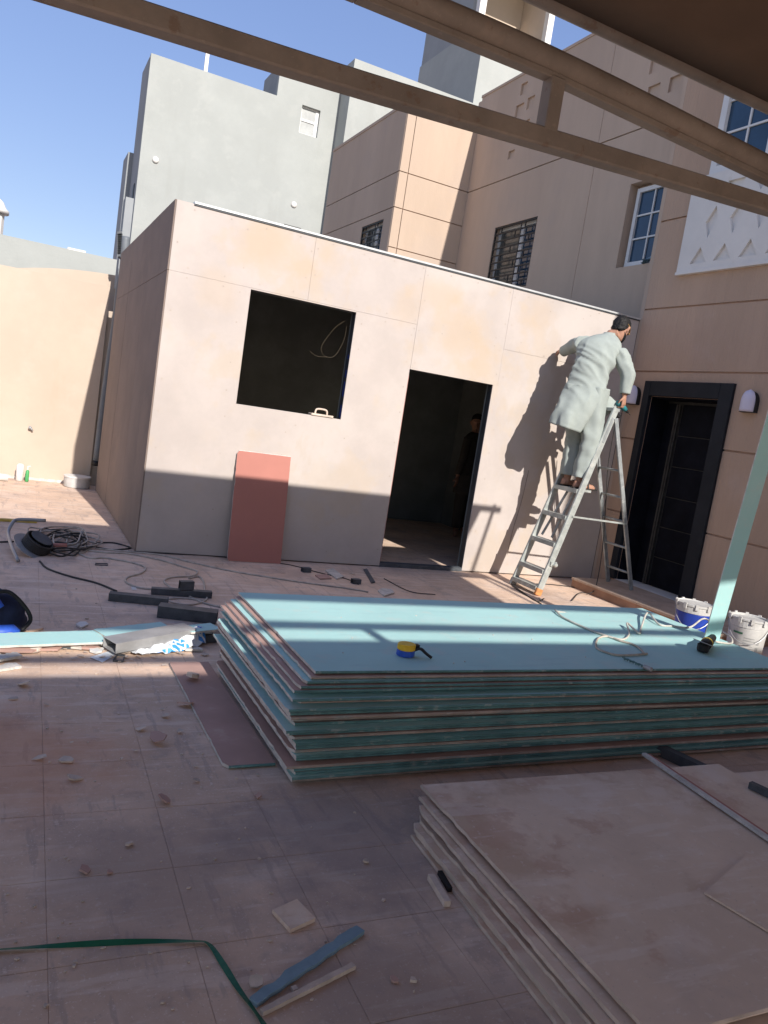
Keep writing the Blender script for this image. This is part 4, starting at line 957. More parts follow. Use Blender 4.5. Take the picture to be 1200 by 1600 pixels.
limb(b, [lerp(sL, Vector((5.17, 6.175, 2.42)), .6), lerp(sL, Vector((5.17, 6.175, 2.42)), .15), lerp(sL, eL, .5), eL, lerp(eL, wL, .5), wL], [.05, .052, .046, .040, .036, .027])
limb(b, [lerp(sR, Vector((5.17, 6.175, 2.42)), .6), lerp(sR, Vector((5.17, 6.175, 2.42)), .15), lerp(sR, eR, .5), eR, lerp(eR, wR, .5), wR], [.05, .052, .046, .040, .036, .027])
hand(b, wL, (.35, .9, .25), (.6, .1, -.75), 1, .25)
hand(b, wR, (.08, 0, -1), (-.35, .9, 0), -1, .8)
hL, hR = hip_c+LT*-.09-UP*.03, hip_c+LT*.09-UP*.03
aL, aR = Vector((5.085, 6.20, 1.155)), Vector((5.085, 6.01, 1.155))
kL, kR = Vector((5.10, 6.21, 1.55)), Vector((5.13, 6.01, 1.54))
for h_, k_, a_ in ((hL, kL, aL), (hR, kR, aR)):
    limb(b, [h_, lerp(h_, k_, .5), k_, lerp(k_, a_, .35), a_], [.088, .075, .056, .056, .037])
    b.tube([a_+Vector((-.03,0,-.02)), a_+Vector((-.045,0,-.052)), a_+Vector((.02,0,-.058)), a_+Vector((.10,0,-.062)), a_+Vector((.165,-.005,-.068)), a_+Vector((.19,-.005,-.07))], [.028, .034, .036, .036, .034, .02], 12)
    b.tube([a_, a_+Vector((-.005,0,-.05))], [.037, .04], 10)
finish_body(b, 'body', man)
# hair
b = MB()
def hairfn(f, th): return 1.0
prof = [(-.065, .04, .02, -.066), (-.04, .066, .048, -.048), (.0, .079, .072, -.034), (.04, .084, .094, -.020), (.08, .080, .096, -.010), (.112, .064, .076, -.006), (.138, .03, .036, -.004)]
b.loft(interp_rings([(hc+hup*z_+hfw*o_, hrt*a_, hfw*b_) for z_, a_, b_, o_ in prof], 34), 60)
for i, p_ in enumerate(b.v): b.v[i] = p_+(p_-hc).normalized()*(.009*noise.noise(p_*75)+.009*noise.noise(p_*32)+.004*noise.noise(p_*150))
b.build('hair', 'hair', man, smooth=True)
b = MB(); b.tube([hc+hfw*.07+hup*.03+hrt*.066-hrt*.0, hc+hup*.03+hrt*.089, hc-hfw*.05+hup*.03+hrt*.075], .007, 8); b.tube([hc+hfw*.106+hup*.03+hrt*.02, hc+hfw*.085+hup*.03+hrt*.062], .009, 8); b.build('glasses_strap', 'band', man)
b = MB(); b.loft(interp_rings([(hc-hup*.118+hfw*.05, hrt*.02, hfw*.02), (hc-hup*.10+hfw*.045, hrt*.047, hfw*.047), (hc-hup*.062+hfw*.03, hrt*.066, hfw*.067), (hc-hup*.045+hfw*.01, hrt*.070, hfw*.07)], 8), 20); b.build('beard', 'hair', man, smooth=True)
# tunic: hem to collar
K = [((4.86, 6.10, 1.635), LT*.170+UP*-.030, FW*.13), ((4.92, 6.10, 1.80), LT*.195+UP*-.02, FW*.14), ((5.01, 6.11, 1.97), LT*.212, FW*.145), ((5.08, 6.13, 2.12), LT*.205, FW*.135), ((5.10, 6.14, 2.24), LT*.198, FW*.13), ((5.135, 6.16, 2.38), LT*.212, FW*.13), ((5.165, 6.17, 2.47), LT*.225, FW*.12), ((5.185, 6.175, 2.53), LT*.205, FW*.105), ((5.225, 6.18, 2.585), LT*.135, FW*.08), ((5.265, 6.185, 2.615), LT*.076, FW*.068), ((5.28, 6.185, 2.632), LT*.068, FW*.064)]
tun = cloth(interp_rings([(V(a_), V(b_)*.91, V(c_)*.88) for a_, b_, c_ in K], 96), 110, lambda f: (.027*(1-f)**1.1+.015*math.exp(-((f-.45)/.14)**2)+.005)*(1 if f < .85 else max(0, (1-f)/.15)), 3.1, 'tunic', man)
# waist gather creases as geometry come from the folds; sleeves
def sleeve(s, e_, w_, nm, r0=.078, r1=.058, cuff=.047):
    d0, d1 = (e_-s).normalized(), (w_-e_).normalized(); ax_ = []
    keys = []
    for f, p_, r in ((0, lerp(s, Vector((5.17, 6.175, 2.44)), .6), r0*.6), (.1, lerp(s, Vector((5.17, 6.175, 2.44)), .35), r0*.95), (.2, s, r0*1.02), (.45, lerp(s, e_, .55), r0*.92), (.6, e_, r1*1.12), (.8, lerp(e_, w_, .5), r1), (1, lerp(e_, w_, .93), cuff)):
        d = lerp(d0, d1, min(1, max(0, (f-.35)/.5))).normalized(); a_ = d.cross(Vector((.3, .9, .1))).normalized(); b_ = d.cross(a_); keys.append((p_, a_*r, b_*r))
    cloth(interp_rings(keys, 36), 32, lambda f: .018*math.sin(math.pi*min(1, f+.1))+.003, 5.7 if nm == 'r' else 1.3, 'sleeve', man)
sleeve(sL, eL, wL, 'l', .074, .062, .056); sleeve(sR, eR, wR, 'r', .072, .06, .050)
# trousers
for (h_, k_, a_, s_) in ((hL, kL, aL, 2.2), (hR, kR, aR, 8.4)):
    keys = []
    for p_, r in ((a_+Vector((.005, 0, .03)), .080), (lerp(a_, k_, .1), .086), (lerp(a_, k_, .4), .098), (k_, .105), (lerp(k_, h_, .5), .115), (h_+UP*.02, .125), (h_+UP*.12, .12)):
        keys.append((p_, Vector((r, 0, 0)), Vector((0, r*.92, 0))))
    cloth(interp_rings(keys, 40), 40, lambda f: .022, s_, 'trouser_leg', man)
# front tunic flap draped over the ladder top, with free edge
b = MB(); nn_ = 14
top0, top1 = Vector((5.20, 6.05, 2.03)), Vector((5.31, 6.06, 2.01)); bot0, bot1 = Vector((5.27, 6.02, 1.80)), Vector((5.435, 5.99, 1.915))
vs_ = []
for i in range(nn_+1):
    for j in range(nn_+1):
        u, v = i/nn_, j/nn_; p_ = lerp(lerp(top0, top1, u), lerp(bot0, bot1, u), v); p_ += Vector((.012*math.sin(u*9+v*3), -.018*math.sin(math.pi*v)*(.4+.6*u), .02*math.sin(math.pi*u)*v)); vs_.append(p_)
b.add(vs_, [(i*(nn_+1)+j, i*(nn_+1)+j+1, (i+1)*(nn_+1)+j+1, (i+1)*(nn_+1)+j) for i in range(nn_) for j in range(nn_)])
o = b.build('tunic_flap', 'cloth', man, smooth=True); o.modifiers.new('thick', 'SOLIDIFY').thickness = .004
for a_ in (aL, aR):
    b = MB(); out = [(-.085,-.028),(-.06,-.042),(.05,-.042),(.15,-.052),(.215,-.035),(.23,0),(.215,.035),(.15,.048),(.05,.042),(-.06,.042),(-.085,.028)]
    b.prism([(a_.x+x_, a_.y+y_) for x_, y_ in out], a_.z-.0868, a_.z-.072); b.tube([a_+Vector((.09,-.045,-.075)), a_+Vector((.09,-.03,-.025)), a_+Vector((.09,.03,-.025)), a_+Vector((.09,.045,-.075))], .009, 6); b.build('sandal', 'leather', man)
# drill in the right hand
p = wR+Vector((.012, .03, -.095)); t = thing('cordless_drill', 'teal cordless drill held in the right hand of the person on the ladder', 'drill', p)
b = MB(); b.tube([p+Vector((-.06,.01,.02)), p+Vector((-.045,.01,.015)), p+Vector((.02,0,-.015)), p+Vector((.06,-.005,-.04))], [.02, .028, .029, .022], 12); b.build('motor_housing', 'tealplastic', t, smooth=True)
b = MB(); b.tube([p+Vector((.06,-.005,-.04)), p+Vector((.09,-.01,-.06))], [.018, .012], 10); b.tube([p+Vector((.09,-.01,-.06)), p+Vector((.12,-.012,-.08))], .004, 6); b.build('chuck', 'black', t)
b = MB(); b.tube([p+Vector((-.02,.01,.0)), p+Vector((-.035,.01,-.05)), p+Vector((-.045,.01,-.085))], [.018, .016, .018], 10); b.build('grip', 'tealplastic', t, smooth=True)
b = MB(); b.box((-.045,-.03,-.02), (.045,.03,.018), Matrix.Translation(p+Vector((-.04,.01,-.10))) @ Matrix.Rotation(.3, 4, 'Y')); b.build('battery', 'black', t, bevel=.004)

# ---- person standing in the dark of the cabin
F2 = Vector((5.82, 9.2, 0)); t = per2 = thing('person', 'dimly visible person standing in the dark behind the cabin doorway', 'person', F2)
b = MB(); H2 = Vector((0,0,1)); R2 = Vector((.85, .5, 0)); W2v = Vector((-.5, .85, 0))*-1
c2_ = F2+H2*1.585; hw2, hu2, hr2 = head(b, c2_, (-.55, -.8, -.1), (0,0,1))
b.tube([F2+H2*1.38, F2+H2*1.5], [.058, .054], 12)
b.loft(interp_rings([(F2+H2*.88, R2*.15, W2v*.10), (F2+H2*1.1, R2*.135, W2v*.09), (F2+H2*1.3, R2*.17, W2v*.10), (F2+H2*1.40, R2*.15, W2v*.07), (F2+H2*1.44, R2*.06, W2v*.05)], 14), 16)
for s in (-1, 1):
    sh = F2+R2*s*.19+H2*1.37; el = F2+R2*s*.24+H2*1.08; wr = F2+R2*s*.23+W2v*-.05+H2*.83
    limb(b, [sh, lerp(sh, el, .5), el, lerp(el, wr, .5), wr], [.05, .045, .04, .035, .026]); hand(b, wr, (0,0,-1), W2v*-1, s, .35)
    hp_, kn, an_ = F2+R2*s*.09+H2*.86, F2+R2*s*.10+H2*.48, F2+R2*s*.11+H2*.085
    limb(b, [hp_, lerp(hp_, kn, .5), kn, lerp(kn, an_, .35), an_], [.085, .072, .055, .055, .036]); b.tube([an_, an_+Vector((.0,.0,-.05)), an_-Vector((.06,.09,.055)), an_-Vector((.10,.15,.06))], [.036, .036, .033, .02], 10)
finish_body(b, 'body', per2, .009)
M['drab'] = mat('drab_cotton', (.06, .055, .05), .95, .08, 8, .2, 200)
cloth(interp_rings([(F2+H2*.60, R2*.24, W2v*.17), (F2+H2*.85, R2*.20, W2v*.15), (F2+H2*1.1, R2*.185, W2v*.13), (F2+H2*1.32, R2*.215, W2v*.13), (F2+H2*1.41, R2*.17, W2v*.10), (F2+H2*1.46, R2*.07, W2v*.065)], 30), 40, lambda f: .012*(1-f)+.002, 4.4, 'tunic', per2, 'drab')
for s in (-1, 1):
    hp_, an_ = F2+R2*s*.09+H2*.88, F2+R2*s*.11+H2*.12
    cloth(interp_rings([(an_, R2*.075, W2v*.075), (lerp(an_, hp_, .5), R2*.09, W2v*.09), (hp_, R2*.11, W2v*.11)], 14), 24, lambda f: .008, s*2.0+5, 'trouser_leg', per2, 'drab')
for s in (-1, 1):
    sh = F2+R2*s*.185+H2*1.38; el = F2+R2*s*.24+H2*1.08; wr = F2+R2*s*.23+W2v*-.05+H2*.86
    cloth(interp_rings([(sh, R2*.06, W2v*.065), (lerp(sh, el, .6), R2*.062, W2v*.062), (el, R2*.056, W2v*.056), (wr, R2*.042, W2v*.045)], 14), 20, lambda f: .006, s*3.0+7, 'sleeve', per2, 'drab')
b = MB(); b.loft(interp_rings([(c2_+hu2*z_+hw2*o_, hr2*a_, hw2*b_) for z_, a_, b_, o_ in prof], 14), 24); b.build('hair', 'hair', per2, smooth=True)

# ================================================================== DUSTY BOARD STACK (front right)
ZS = .128
def tan_board(x0, y0, L, Wd, z, rot, label, seed, T=.0125):
    me = board_mesh('dusty_board', L, Wd, T, 'tan', 'tan', 'tanedge', 'tanedge', seed)
    o = bpy.data.objects.new('dusty_board', me); col.objects.link(o); o.location = (x0, y0, z); o.rotation_euler = (0, 0, rot); tag(o, label, 'board', 'boards of the dusty stack'); return o
tan_board(1.36, .985, 2.9, 1.22, .002, -.038, 'bottom board of the dusty brown stack in the foreground', 41)
tan_board(1.382, 1.00, 2.9, 1.22, .0165, -.030, 'second board from the bottom of the dusty brown stack', 42)
tan_board(1.372, 1.01, 2.9, 1.22, .031, -.033, 'third board from the bottom of the dusty brown stack', 47)
tan_board(1.412, 1.03, 2.7, 1.22, .045, -.026, 'fourth board from the bottom of the dusty brown stack, under a dark gap', 43)
tan_board(1.405, 1.05, 2.75, 1.22, .074, -.036, 'fifth board from the bottom of the dusty brown stack', 44)
tan_board(1.445, 1.09, 2.55, 1.21, .0895, -.024, 'board just under the top board of the dusty brown stack', 45)
top_o = tan_board(1.475, 1.125, 1.56, 1.215, ZS-.0145, -.020, 'large stained top board of the dusty brown stack in the foreground', 46)
# packing battens inside the stack
b = MB(); b.box((1.9, 1.06, .0592), (1.95, 2.15, .0735)); one(b, 'packing_batten', 'steel', 'dark flat steel batten under the fifth dusty board', 'batten', 'battens in the dusty stack')
# steel tube poking out behind and red-edged strip across the top board
a0, a1 = G(1006, 1178, ZS+.012), G(1212, 1318, ZS+.012); d2 = (a1-a0).normalized()
t = thing('edge_strip', 'long narrow strip with white and dark red edges lying across the top dusty board', 'strip', a0)
b = MB(); b.bar(a0, a0+d2*1.1, .022, .012); b.build('white_face', 'gyps', t)
nrm = Vector((-d2.y, d2.x, 0)); b = MB(); b.bar(a0+nrm*.0175+d2*.01, a0+nrm*.0175+d2*1.1, .012, .0118); b.build('red_face', 'red', t)
a0, a1 = G(1016, 1163, .03), G(1085, 1196, .03); dv = (a1-a0).normalized(); a0.z = .0275; dv.z = 0; b = MB(); b.hollow(a0, a0+dv*.33, .05, .05, .003); one(b, 'steel_tube', 'steel', 'dark square steel tube poking out behind the dusty stack', 'tube')
a0, a1 = G(1172, 1226, ZS+.016), G(1215, 1246, ZS+.016); dv = (a1-a0).normalized(); b = MB(); b.hollow(a0, a0+dv*.7, .03, .028, .003); one(b, 'steel_tube', 'steel', 'dark steel tube at the right edge behind the dusty top board', 'tube')
# loose thin sheet on the top board at right
p0, p1, p2, p3 = [G(u, v, ZS+.001) for u, v in ((1100, 1397), (1215, 1466), (1260, 1400), (1165, 1340))]
b = MB(); b.add([p0, p1, p2, p3]+[q_+Vector((0,0,.006)) for q_ in (p0, p1, p2, p3)], [(3,2,1,0),(4,5,6,7),(0,1,5,4),(1,2,6,5),(2,3,7,6),(3,0,4,7)]); one(b, 'dusty_sheet', 'tan', 'thin dusty sheet lying on the right end of the top dusty board', 'sheet')
# broken batten pieces beside the stack
a0, a1 = G(672, 1375), G(698, 1418); b = MB(); b.bar(a0+Vector((0,0,.012)), a1+Vector((0,0,.012)), .022, .02); one(b, 'board_sliver', 'tanedge', 'short dusty stick lying against the left side of the dusty stack', 'stick')
a0, a1 = G(684, 1370), G(700, 1398); b = MB(); b.bar(a0+Vector((0.012,0.01,.008)), a1+Vector((0.012,0.01,.008)), .016, .014); one(b, 'dark_stick', 'black', 'small black stick beside the dusty stack', 'stick')

# ================================================================== FOREGROUND OFFCUTS AND STRAP
def slab(poly, z0, z1, name, m_, label, cat, group=None):
    b = MB(); b.prism([(p_.x, p_.y) for p_ in poly], z0, z1); return one(b, name, m_, label, cat, group)
slab([G(425, 1428), G(463, 1411), G(492, 1441), G(453, 1459)], .001, .0135, 'tile_offcut', 'tan', 'square dusty board offcut lying on the foreground tiles', 'offcut')
def ragged(a, b_, wd, seed, n=16, amp=.12):
    rnd = random.Random(seed); d = (b_-a); L = d.length; d.normalize(); s = Vector((-d.y, d.x, 0)); l, r = [], []
    for i in range(n+1):
        f = i/n; l.append(a+d*L*f+s*wd*(.5+rnd.uniform(-amp, amp))); r.append(a+d*L*f-s*wd*(.5+rnd.uniform(-amp*.4, amp*.4)))
    return r+l[::-1]
slab(ragged(G(394, 1570), G(562, 1456), .030, 3, amp=.2), .001, .0132, 'blue_strip', 'bluestrip', 'faded blue-grey broken board strip on the foreground tiles', 'offcut')
slab(ragged(G(408, 1586), G(552, 1513), .016, 4, amp=.1), .001, .013, 'tan_strip', 'tanedge', 'narrow tan board strip beside the faded blue strip', 'offcut')
pts = [G(-60, 1490), G(0, 1487), G(90, 1481), G(200, 1475), G(300, 1474), G(325, 1478), G(345, 1505), G(372, 1548), G(398, 1584), G(412, 1605), G(430, 1640)]
sp = spline([p_+Vector((0,0,.003)) for p_ in pts], 5); b = MB(); vs_ = []
for i, p_ in enumerate(sp):
    d = (sp[min(i+1, len(sp)-1)]-sp[max(i-1, 0)]); s = Vector((-d.y, d.x, 0)).normalized()*.0058; tw = .004*math.sin(i*.35); vs_ += [p_-s+Vector((0,0,.002+tw)), p_+s+Vector((0,0,.004-tw))]
b.add(vs_, [(2*i, 2*i+1, 2*i+3, 2*i+2) for i in range(len(sp)-1)]); o = one(b, 'packing_strap', 'strap', 'green plastic packing strap lying bent across the foreground tiles', 'strap'); o.modifiers.new('thick', 'SOLIDIFY').thickness = .0012

# ================================================================== STEEL TUBES AND BOARD SCRAP AT LEFT
def tube_px(u0, v0, u1, v1, w_, h_, label, z=0.0, m_='steel', tilt=0.0):
    a0, a1 = G(u0, v0, z), G(u1, v1, z); a0.z += h_/2+.002; a1.z += h_/2+.002+tilt; b = MB(); b.hollow(a0, a1, w_, h_, .0035); return one(b, 'steel_tube', m_, label, 'tube', 'loose steel tubes on the tiles')
tube_px(170, 937, 262, 946, .07, .05, 'dark steel tube lying leftmost of the loose tubes')
tube_px(236, 928, 330, 934, .055, .045, 'dark steel tube furthest back among the loose tubes')
tube_px(247, 962, 338, 973, .10, .075, 'thick dark square steel tube in the middle of the loose tubes')
tube_px(303, 1003, 356, 998, .09, .045, 'short dark steel tube end beside the teal stack')
tube_px(280, 921, 301, 921, .045, .06, 'short open piece of steel tube resting behind the loose tubes', .05)
a0, a1 = G(171, 1008, .05), G(296, 985, .075); b = MB(); b.hollow(a0, a1, .13, .055, .003); t = one(b, 'steel_channel', 'silver', 'long light grey steel box section lying across the teal strip', 'tube')
def strip_board(a, b_, wd, z, label, seed):
    t = thing('board_strip', label, 'board strip', (a.x, a.y, z)); d = (b_-a).normalized(); s = Vector((-d.y, d.x, 0)); e0 = ragged(a, b_, wd, seed, 14, .02)
    b = MB(); b.prism([(p_.x, p_.y) for p_ in e0], z+.0105, z+.012); b.build('teal_face', 'teal', t)
    e1 = ragged(a, b_, wd*1.01, seed+1, 14, .05); b = MB(); b.prism([(p_.x, p_.y) for p_ in e1], z, z+.0104); b.build('gypsum_core', 'gyps', t); return t
strip_board(G(-60, 1003, .04), G(153, 996, .04), .20, .036, 'long narrow teal board strip lying left on the tiles', 61)
strip_board(G(-60, 1006, .02), G(160, 998, .02), .21, .020, 'lower teal board strip under the long one at left', 67)
strip_board(G(157, 992, .03), G(262, 980, .03), .16, .028, 'short teal board strip between the long strip and grey box section', 63)
strip_board(G(290, 985, .085), G(337, 980, .085), .12, .082, 'small teal board piece lying on the loose tubes', 65)
b = MB(); b.box((-.35, 4.22, .002), (.50, 4.30, .019)); one(b, 'dark_batten', 'steel', 'dark flat batten under the teal strips at left', 'batten')
b = MB(); b.box((.54, 4.32, .002), (.98, 4.40, .026)); one(b, 'dark_batten', 'steel', 'dark flat batten under the short teal strip', 'batten')
# printed plastic bag
a0, a1 = G(203, 1023), G(312, 1004); d = (a1-a0); t = thing('printed_bag', 'crumpled white plastic bag with blue print beside the grey box section', 'bag', a0)
b = MB(); n1, n2 = 26, 9; s = Vector((-d.y, d.x, 0)).normalized(); vs_ = []
for i in range(n1+1):
    f = i/n1; wd = .02+.075*math.sin(math.pi*min(1, f*.75+.1))
    for j in range(n2+1):
        g_ = j/n2-.5; q_ = a0+d*f+s*g_*2*wd; h_ = .016+.085*f*(1-4*g_*g_)+.018*noise.noise(Vector((f*9, g_*5, 1.3)))+.01*noise.noise(Vector((f*22, g_*14, 4)))
        vs_.append((q_.x, q_.y, max(.004, h_)))
b.add(vs_, [(i*(n2+1)+j, i*(n2+1)+j+1, (i+1)*(n2+1)+j+1, (i+1)*(n2+1)+j) for i in range(n1) for j in range(n2)])
o = b.build('film', 'bagprint', t, smooth=False); o.modifiers.new('thick', 'SOLIDIFY').thickness = .002
b = MB(); b.tube(spline([a1+Vector((0,0,.05)), a1+d.normalized()*.03+Vector((0,0,.06)), a1+d.normalized()*.08+Vector((0,0,.05))], 4), [.02, .012]+[.012]*6+[.018], 8); b.build('twisted_neck', 'film', t, smooth=True)
# broken gypsum pieces in the sun band
rnd = random.Random(11)
def chip(c, r, h, m_, name, label, cat, group, el=1.0, rot=None, curl=0.0):
    n = rnd.randint(5, 8); a0_ = rnd.uniform(0, 6.28) if rot is None else rot; poly = []
    for k in range(n):
        a = 2*math.pi*k/n+rnd.uniform(-.25, .25); rr = r*rnd.uniform(.65, 1.15); x_, y_ = rr*math.cos(a)*el, rr*math.sin(a); poly.append((x_*math.cos(a0_)-y_*math.sin(a0_), x_*math.sin(a0_)+y_*math.cos(a0_)))
    b = MB(); mt = Matrix.Translation((c.x, c.y, c.z+.0015)) @ Matrix.Rotation(curl, 4, Vector((rnd.uniform(-1,1), rnd.uniform(-1,1), 0.01)).normalized())
    dz = abs(math.sin(curl))*r*el; b.prism(poly, dz, dz+h, mt); return one(b, name, m_, label, cat, group)
for (u, v, r, el, m_, lab) in ((15, 1018, .07, 2.0, 'pink', 'torn pinkish board scrap at the left below the teal strip'), (48, 1016, .05, 1.6, 'gyps', 'pale gypsum scrap below the teal strip at left'), (80, 1014, .055, 1.5, 'pink', 'small pink paper scrap below the long teal strip'),
        (115, 1010, .075, 1.3, 'gyps', 'broken white gypsum piece below the teal strips'), (138, 1014, .05, 1.3, 'pink', 'pinkish board scrap left of the grey box section'), (150, 1019, .045, 1.3, 'paperw', 'crumpled pale scrap at the open end of the grey box section'),
        (300, 1016, .05, 1.2, 'gyps', 'pale gypsum lump near the teal stack corner'), (285, 1012, .055, 1.5, 'pink', 'pinkish scrap under the printed bag')):
    chip(G(u, v), r, .012, m_, 'board_scrap', lab, 'scrap', 'board scraps below the teal strips', el, 0.1, rnd.uniform(.05, .25))
for k, (u, v, u2, v2, lab) in enumerate(((-30, 1040, 30, 1030, 'upper ragged white gypsum strip at the left edge'), (-30, 1052, 28, 1042, 'lower ragged white gypsum strip at the left edge'))):
    slab(ragged(G(u, v), G(u2, v2), .06, 80+k, 12, .15), .002+.014*(1-k), .015+.014*(1-k), 'gypsum_strip', 'gyps', lab, 'scrap', 'white gypsum strips at the left edge')
slab([G(140, 1028), G(172, 1018), G(184, 1022), G(160, 1036)], .003, .0045, 'plastic_film', 'film', 'grey torn plastic film scrap on the sunlit tiles', 'scrap')
a = [G(177, 1034), G(183, 1025), G(195, 1026), G(192, 1035)]; b = MB()
for i in range(4): b.bar(a[i]+Vector((0,0,.006)), a[(i+1) % 4]+Vector((0,0,.006)), .006, .01)
one(b, 'tube_slice', 'steel', 'thin square slice of dark steel tube on the shadow band', 'tube slice')
a = [G(149, 881), G(149, 883.5), G(168, 884), G(168, 881.5)]; b = MB()
for i in range(4): b.bar(a[i]+Vector((0,0,.004)), a[(i+1) % 4]+Vector((0,0,.004)), .005, .008)
one(b, 'tube_slice', 'steel', 'flat rectangular wire frame on the tiles right of the cable reel', 'tube slice')
slab([G(118, 978), G(125, 974), G(134, 974), G(138, 978), G(127, 983)], .002, .012, 'paper_scrap', 'paperw', 'white torn scrap behind the long teal strip', 'scrap')
slab([G(205, 917), G(212, 918), G(214, 922), G(206, 922)], .002, .003, 'paper_scrap', 'paperw', 'small white card scrap behind the loose tubes', 'scrap')
slab([G(20, 985), G(30, 974), G(68, 984), G(45, 990)], .002, .014, 'grey_offcut', 'tan', 'grey triangular offcut beside the dark blue bag', 'offcut')
# things along the cabin foot
slab([G(508, 893), G(520, 890), G(537, 903), G(526, 906)], .002, .014, 'gypsum_offcut', 'gyps', 'triangular pale offcut on the tiles left of the cabin door', 'offcut')
slab([G(492, 900), G(510, 899), G(518, 905), G(500, 906)], .002, .012, 'brown_offcut', 'pink', 'thin brown offcut on the tiles in front of the cabin', 'offcut')
slab([G(568, 891), G(573, 890), G(586, 911), G(580, 912)], .002, .012, 'grey_strip', 'steel', 'narrow dark strip on the tiles before the cabin door', 'strip')
slab([G(590, 925), G(596, 921), G(612, 923), G(616, 928), G(600, 933)], .002, .014, 'gypsum_offcut', 'gyps', 'pale rounded offcut behind the teal stack', 'offcut')
for (u, v, lab) in ((478, 894, 'small dark tube cut end left of the triangular offcut'), (556, 912, 'small dark tube cut end behind the teal stack')):
    p = G(u, v); b = MB(); b.hollow(p+Vector((-.04,0,.022)), p+Vector((.04,.01,.022)), .05, .04, .003); one(b, 'tube_offcut', 'steel', lab, 'tube', 'small tube cut ends')
# leaves of torn paper and crumbs on the floor
for (u, v, r, el, lab) in ((104, 1190, .026, 1.2, 'curled paper scrap on the tiles, upper of the two at left'), (115, 1219, .024, 1.3, 'curled paper scrap on the tiles, lower of the two at left'), (250, 1160, .030, 1.8, 'long curled brown paper scrap left of the pinkish offcut'), (254, 1254, .02, 1.5, 'brown scrap on the tiles below the teal stack'), (132, 1362, .018, 1.2, 'small dark curl on the foreground tiles'),
        (40, 1073, .03, 1.2, 'pale torn paper near the left edge'), (300, 1062, .035, 1.2, 'pale gypsum lump lying on the pinkish offcut'), (405, 1246, .014, 1.2, 'dark crumb near the front corner of the teal stack'), (570, 1348, .012, 1.2, 'white crumb on the bare tiles left of the dusty stack'), (398, 1538, .016, 1.3, 'small grey chip by the faded blue strip'), (614, 1533, .010, 1.3, 'tiny dark chip right of the tan strip'), (290, 1105, .03, 1.3, 'dark torn scrap beside the pinkish offcut'), (202, 1322, .013, 1.3, 'small tan chip on the open tiles'), (170, 1365, .010, 1.0, 'tiny dark chip next to the small dark curl')):
    chip(G(u, v, .016 if 'lying on' in lab else 0), r, .006 if 'lump' not in lab else .02, 'tanedge' if 'dark' not in lab and 'brown' not in lab else 'pink', 'paper_scrap', lab, 'scrap', None, el, None, rnd.uniform(.15, .5))
b = MB()
for k in range(260):
    u, v = rnd.uniform(0, 1150), rnd.uniform(880, 1590); p = G(u, v)
    if (1.0 < p.x < 4.3 and 2.55 < p.y < 4.1) or (p.x > 1.3 and p.y < 2.4): continue
    r = rnd.uniform(.002, .0065)*(1 if rnd.random() < .92 else 2); a0_ = rnd.uniform(0, 6.28)
    b.prism([(p.x+r*rnd.uniform(.5, 1.5)*math.cos(a0_+q_*1.57), p.y+r*rnd.uniform(.5, 1.3)*math.sin(a0_+q_*1.57)) for q_ in range(4)], .0005, .001+r*.7)
tag(b.build('floor_crumbs', 'tanedge'), 'fine pale gypsum crumbs scattered over the tiles', 'crumbs', kind='stuff')
b = MB()
for k in range(26):
    p = topG(rnd.uniform(520, 1150), rnd.uniform(960, 1040)); r = rnd.uniform(.002, .005)
    if p.y < 2.8 or p.x > 4.05: continue
    b.prism([(p.x+r*math.cos(q_*1.5+k), p.y+r*math.sin(q_*1.57+k)) for q_ in range(4)], ZT+.0005, ZT+.001+r*.6)
tag(b.build('stack_crumbs', 'gyps'), 'fine pale crumbs on the top teal board', 'crumbs', kind='stuff')

# ================================================================== CABLE REEL, CORDS, BAG
c = G(62, 868); t = thing('cable_reel', 'black cable reel with bent tube handle tipped over on the tiles', 'cable reel', c)
axd = Vector((.45, -.25, .86)).normalized(); rm = axd.to_track_quat('Z', 'Y').to_matrix().to_4x4(); rc = c+Vector((-.02, .05, .085))
b = MB(); b.lathe([(.165, -.055), (.172, -.05), (.172, -.044), (.06, -.042), (.01, -.042)], 28, rc, rm); b.build('flange', 'silver', t)
b = MB(); b.lathe([(.01, .05), (.06, .05), (.085, .052), (.085, .058), (.075, .06)], 28, rc, rm); b.build('flange', 'steel', t)
b = MB()
for k in range(6): b.tube([rc+rm.to_3x3() @ Vector((.105*math.cos(a), .105*math.sin(a), -.036+k*.014)) for a in [2*math.pi*q_/22 for q_ in range(23)]], .008, 6)
b.build('wound_cable', 'cordd', t, smooth=True)
hp = [G(28, 880)+Vector((0,0,.02)), G(18, 868)+Vector((0,0,.06)), G(11, 852)+Vector((0,0,.10)), G(16, 848)+Vector((0,0,.16)), G(22, 846)+Vector((0,0,.18)), G(40, 846)+Vector((0,0,.185)), G(68, 847)+Vector((0,0,.185))]
b = MB(); b.tube(spline(hp, 5), .014, 10); b.build('tube_handle', 'silver', t, smooth=True)
b = MB(); b.tube([c+Vector((.08,.16,.05)), c+Vector((.2,.14,.06))], .02, 10); b.build('red_plug', 'red', t, smooth=True)
def cord(px, m_, label, r=.0072, z=.006, k=7):
    b = MB(); b.tube(spline([G(u, v)+Vector((0,0,z+(h[0] if h else 0))) for (u, v, *h) in px], k), r, 7); return one(b, 'power_cord', m_, label, 'cord', smooth=True)
rnd2 = random.Random(5); allpx = []
for q_ in range(7):
    px = []; cx_, cy_ = 92+rnd2.uniform(-25, 35), 852+rnd2.uniform(-8, 8)
    for k in range(15):
        a = k*.9+q_; px.append((cx_+(34+rnd2.uniform(-14, 20))*math.cos(a), cy_+(13+rnd2.uniform(-6, 7))*math.sin(a), rnd2.uniform(0, .05)))
    allpx.append(px)
t = thing('tangled_cord', 'tangle of grey and dark cord coils right of the cable reel', 'cord', G(95, 855))
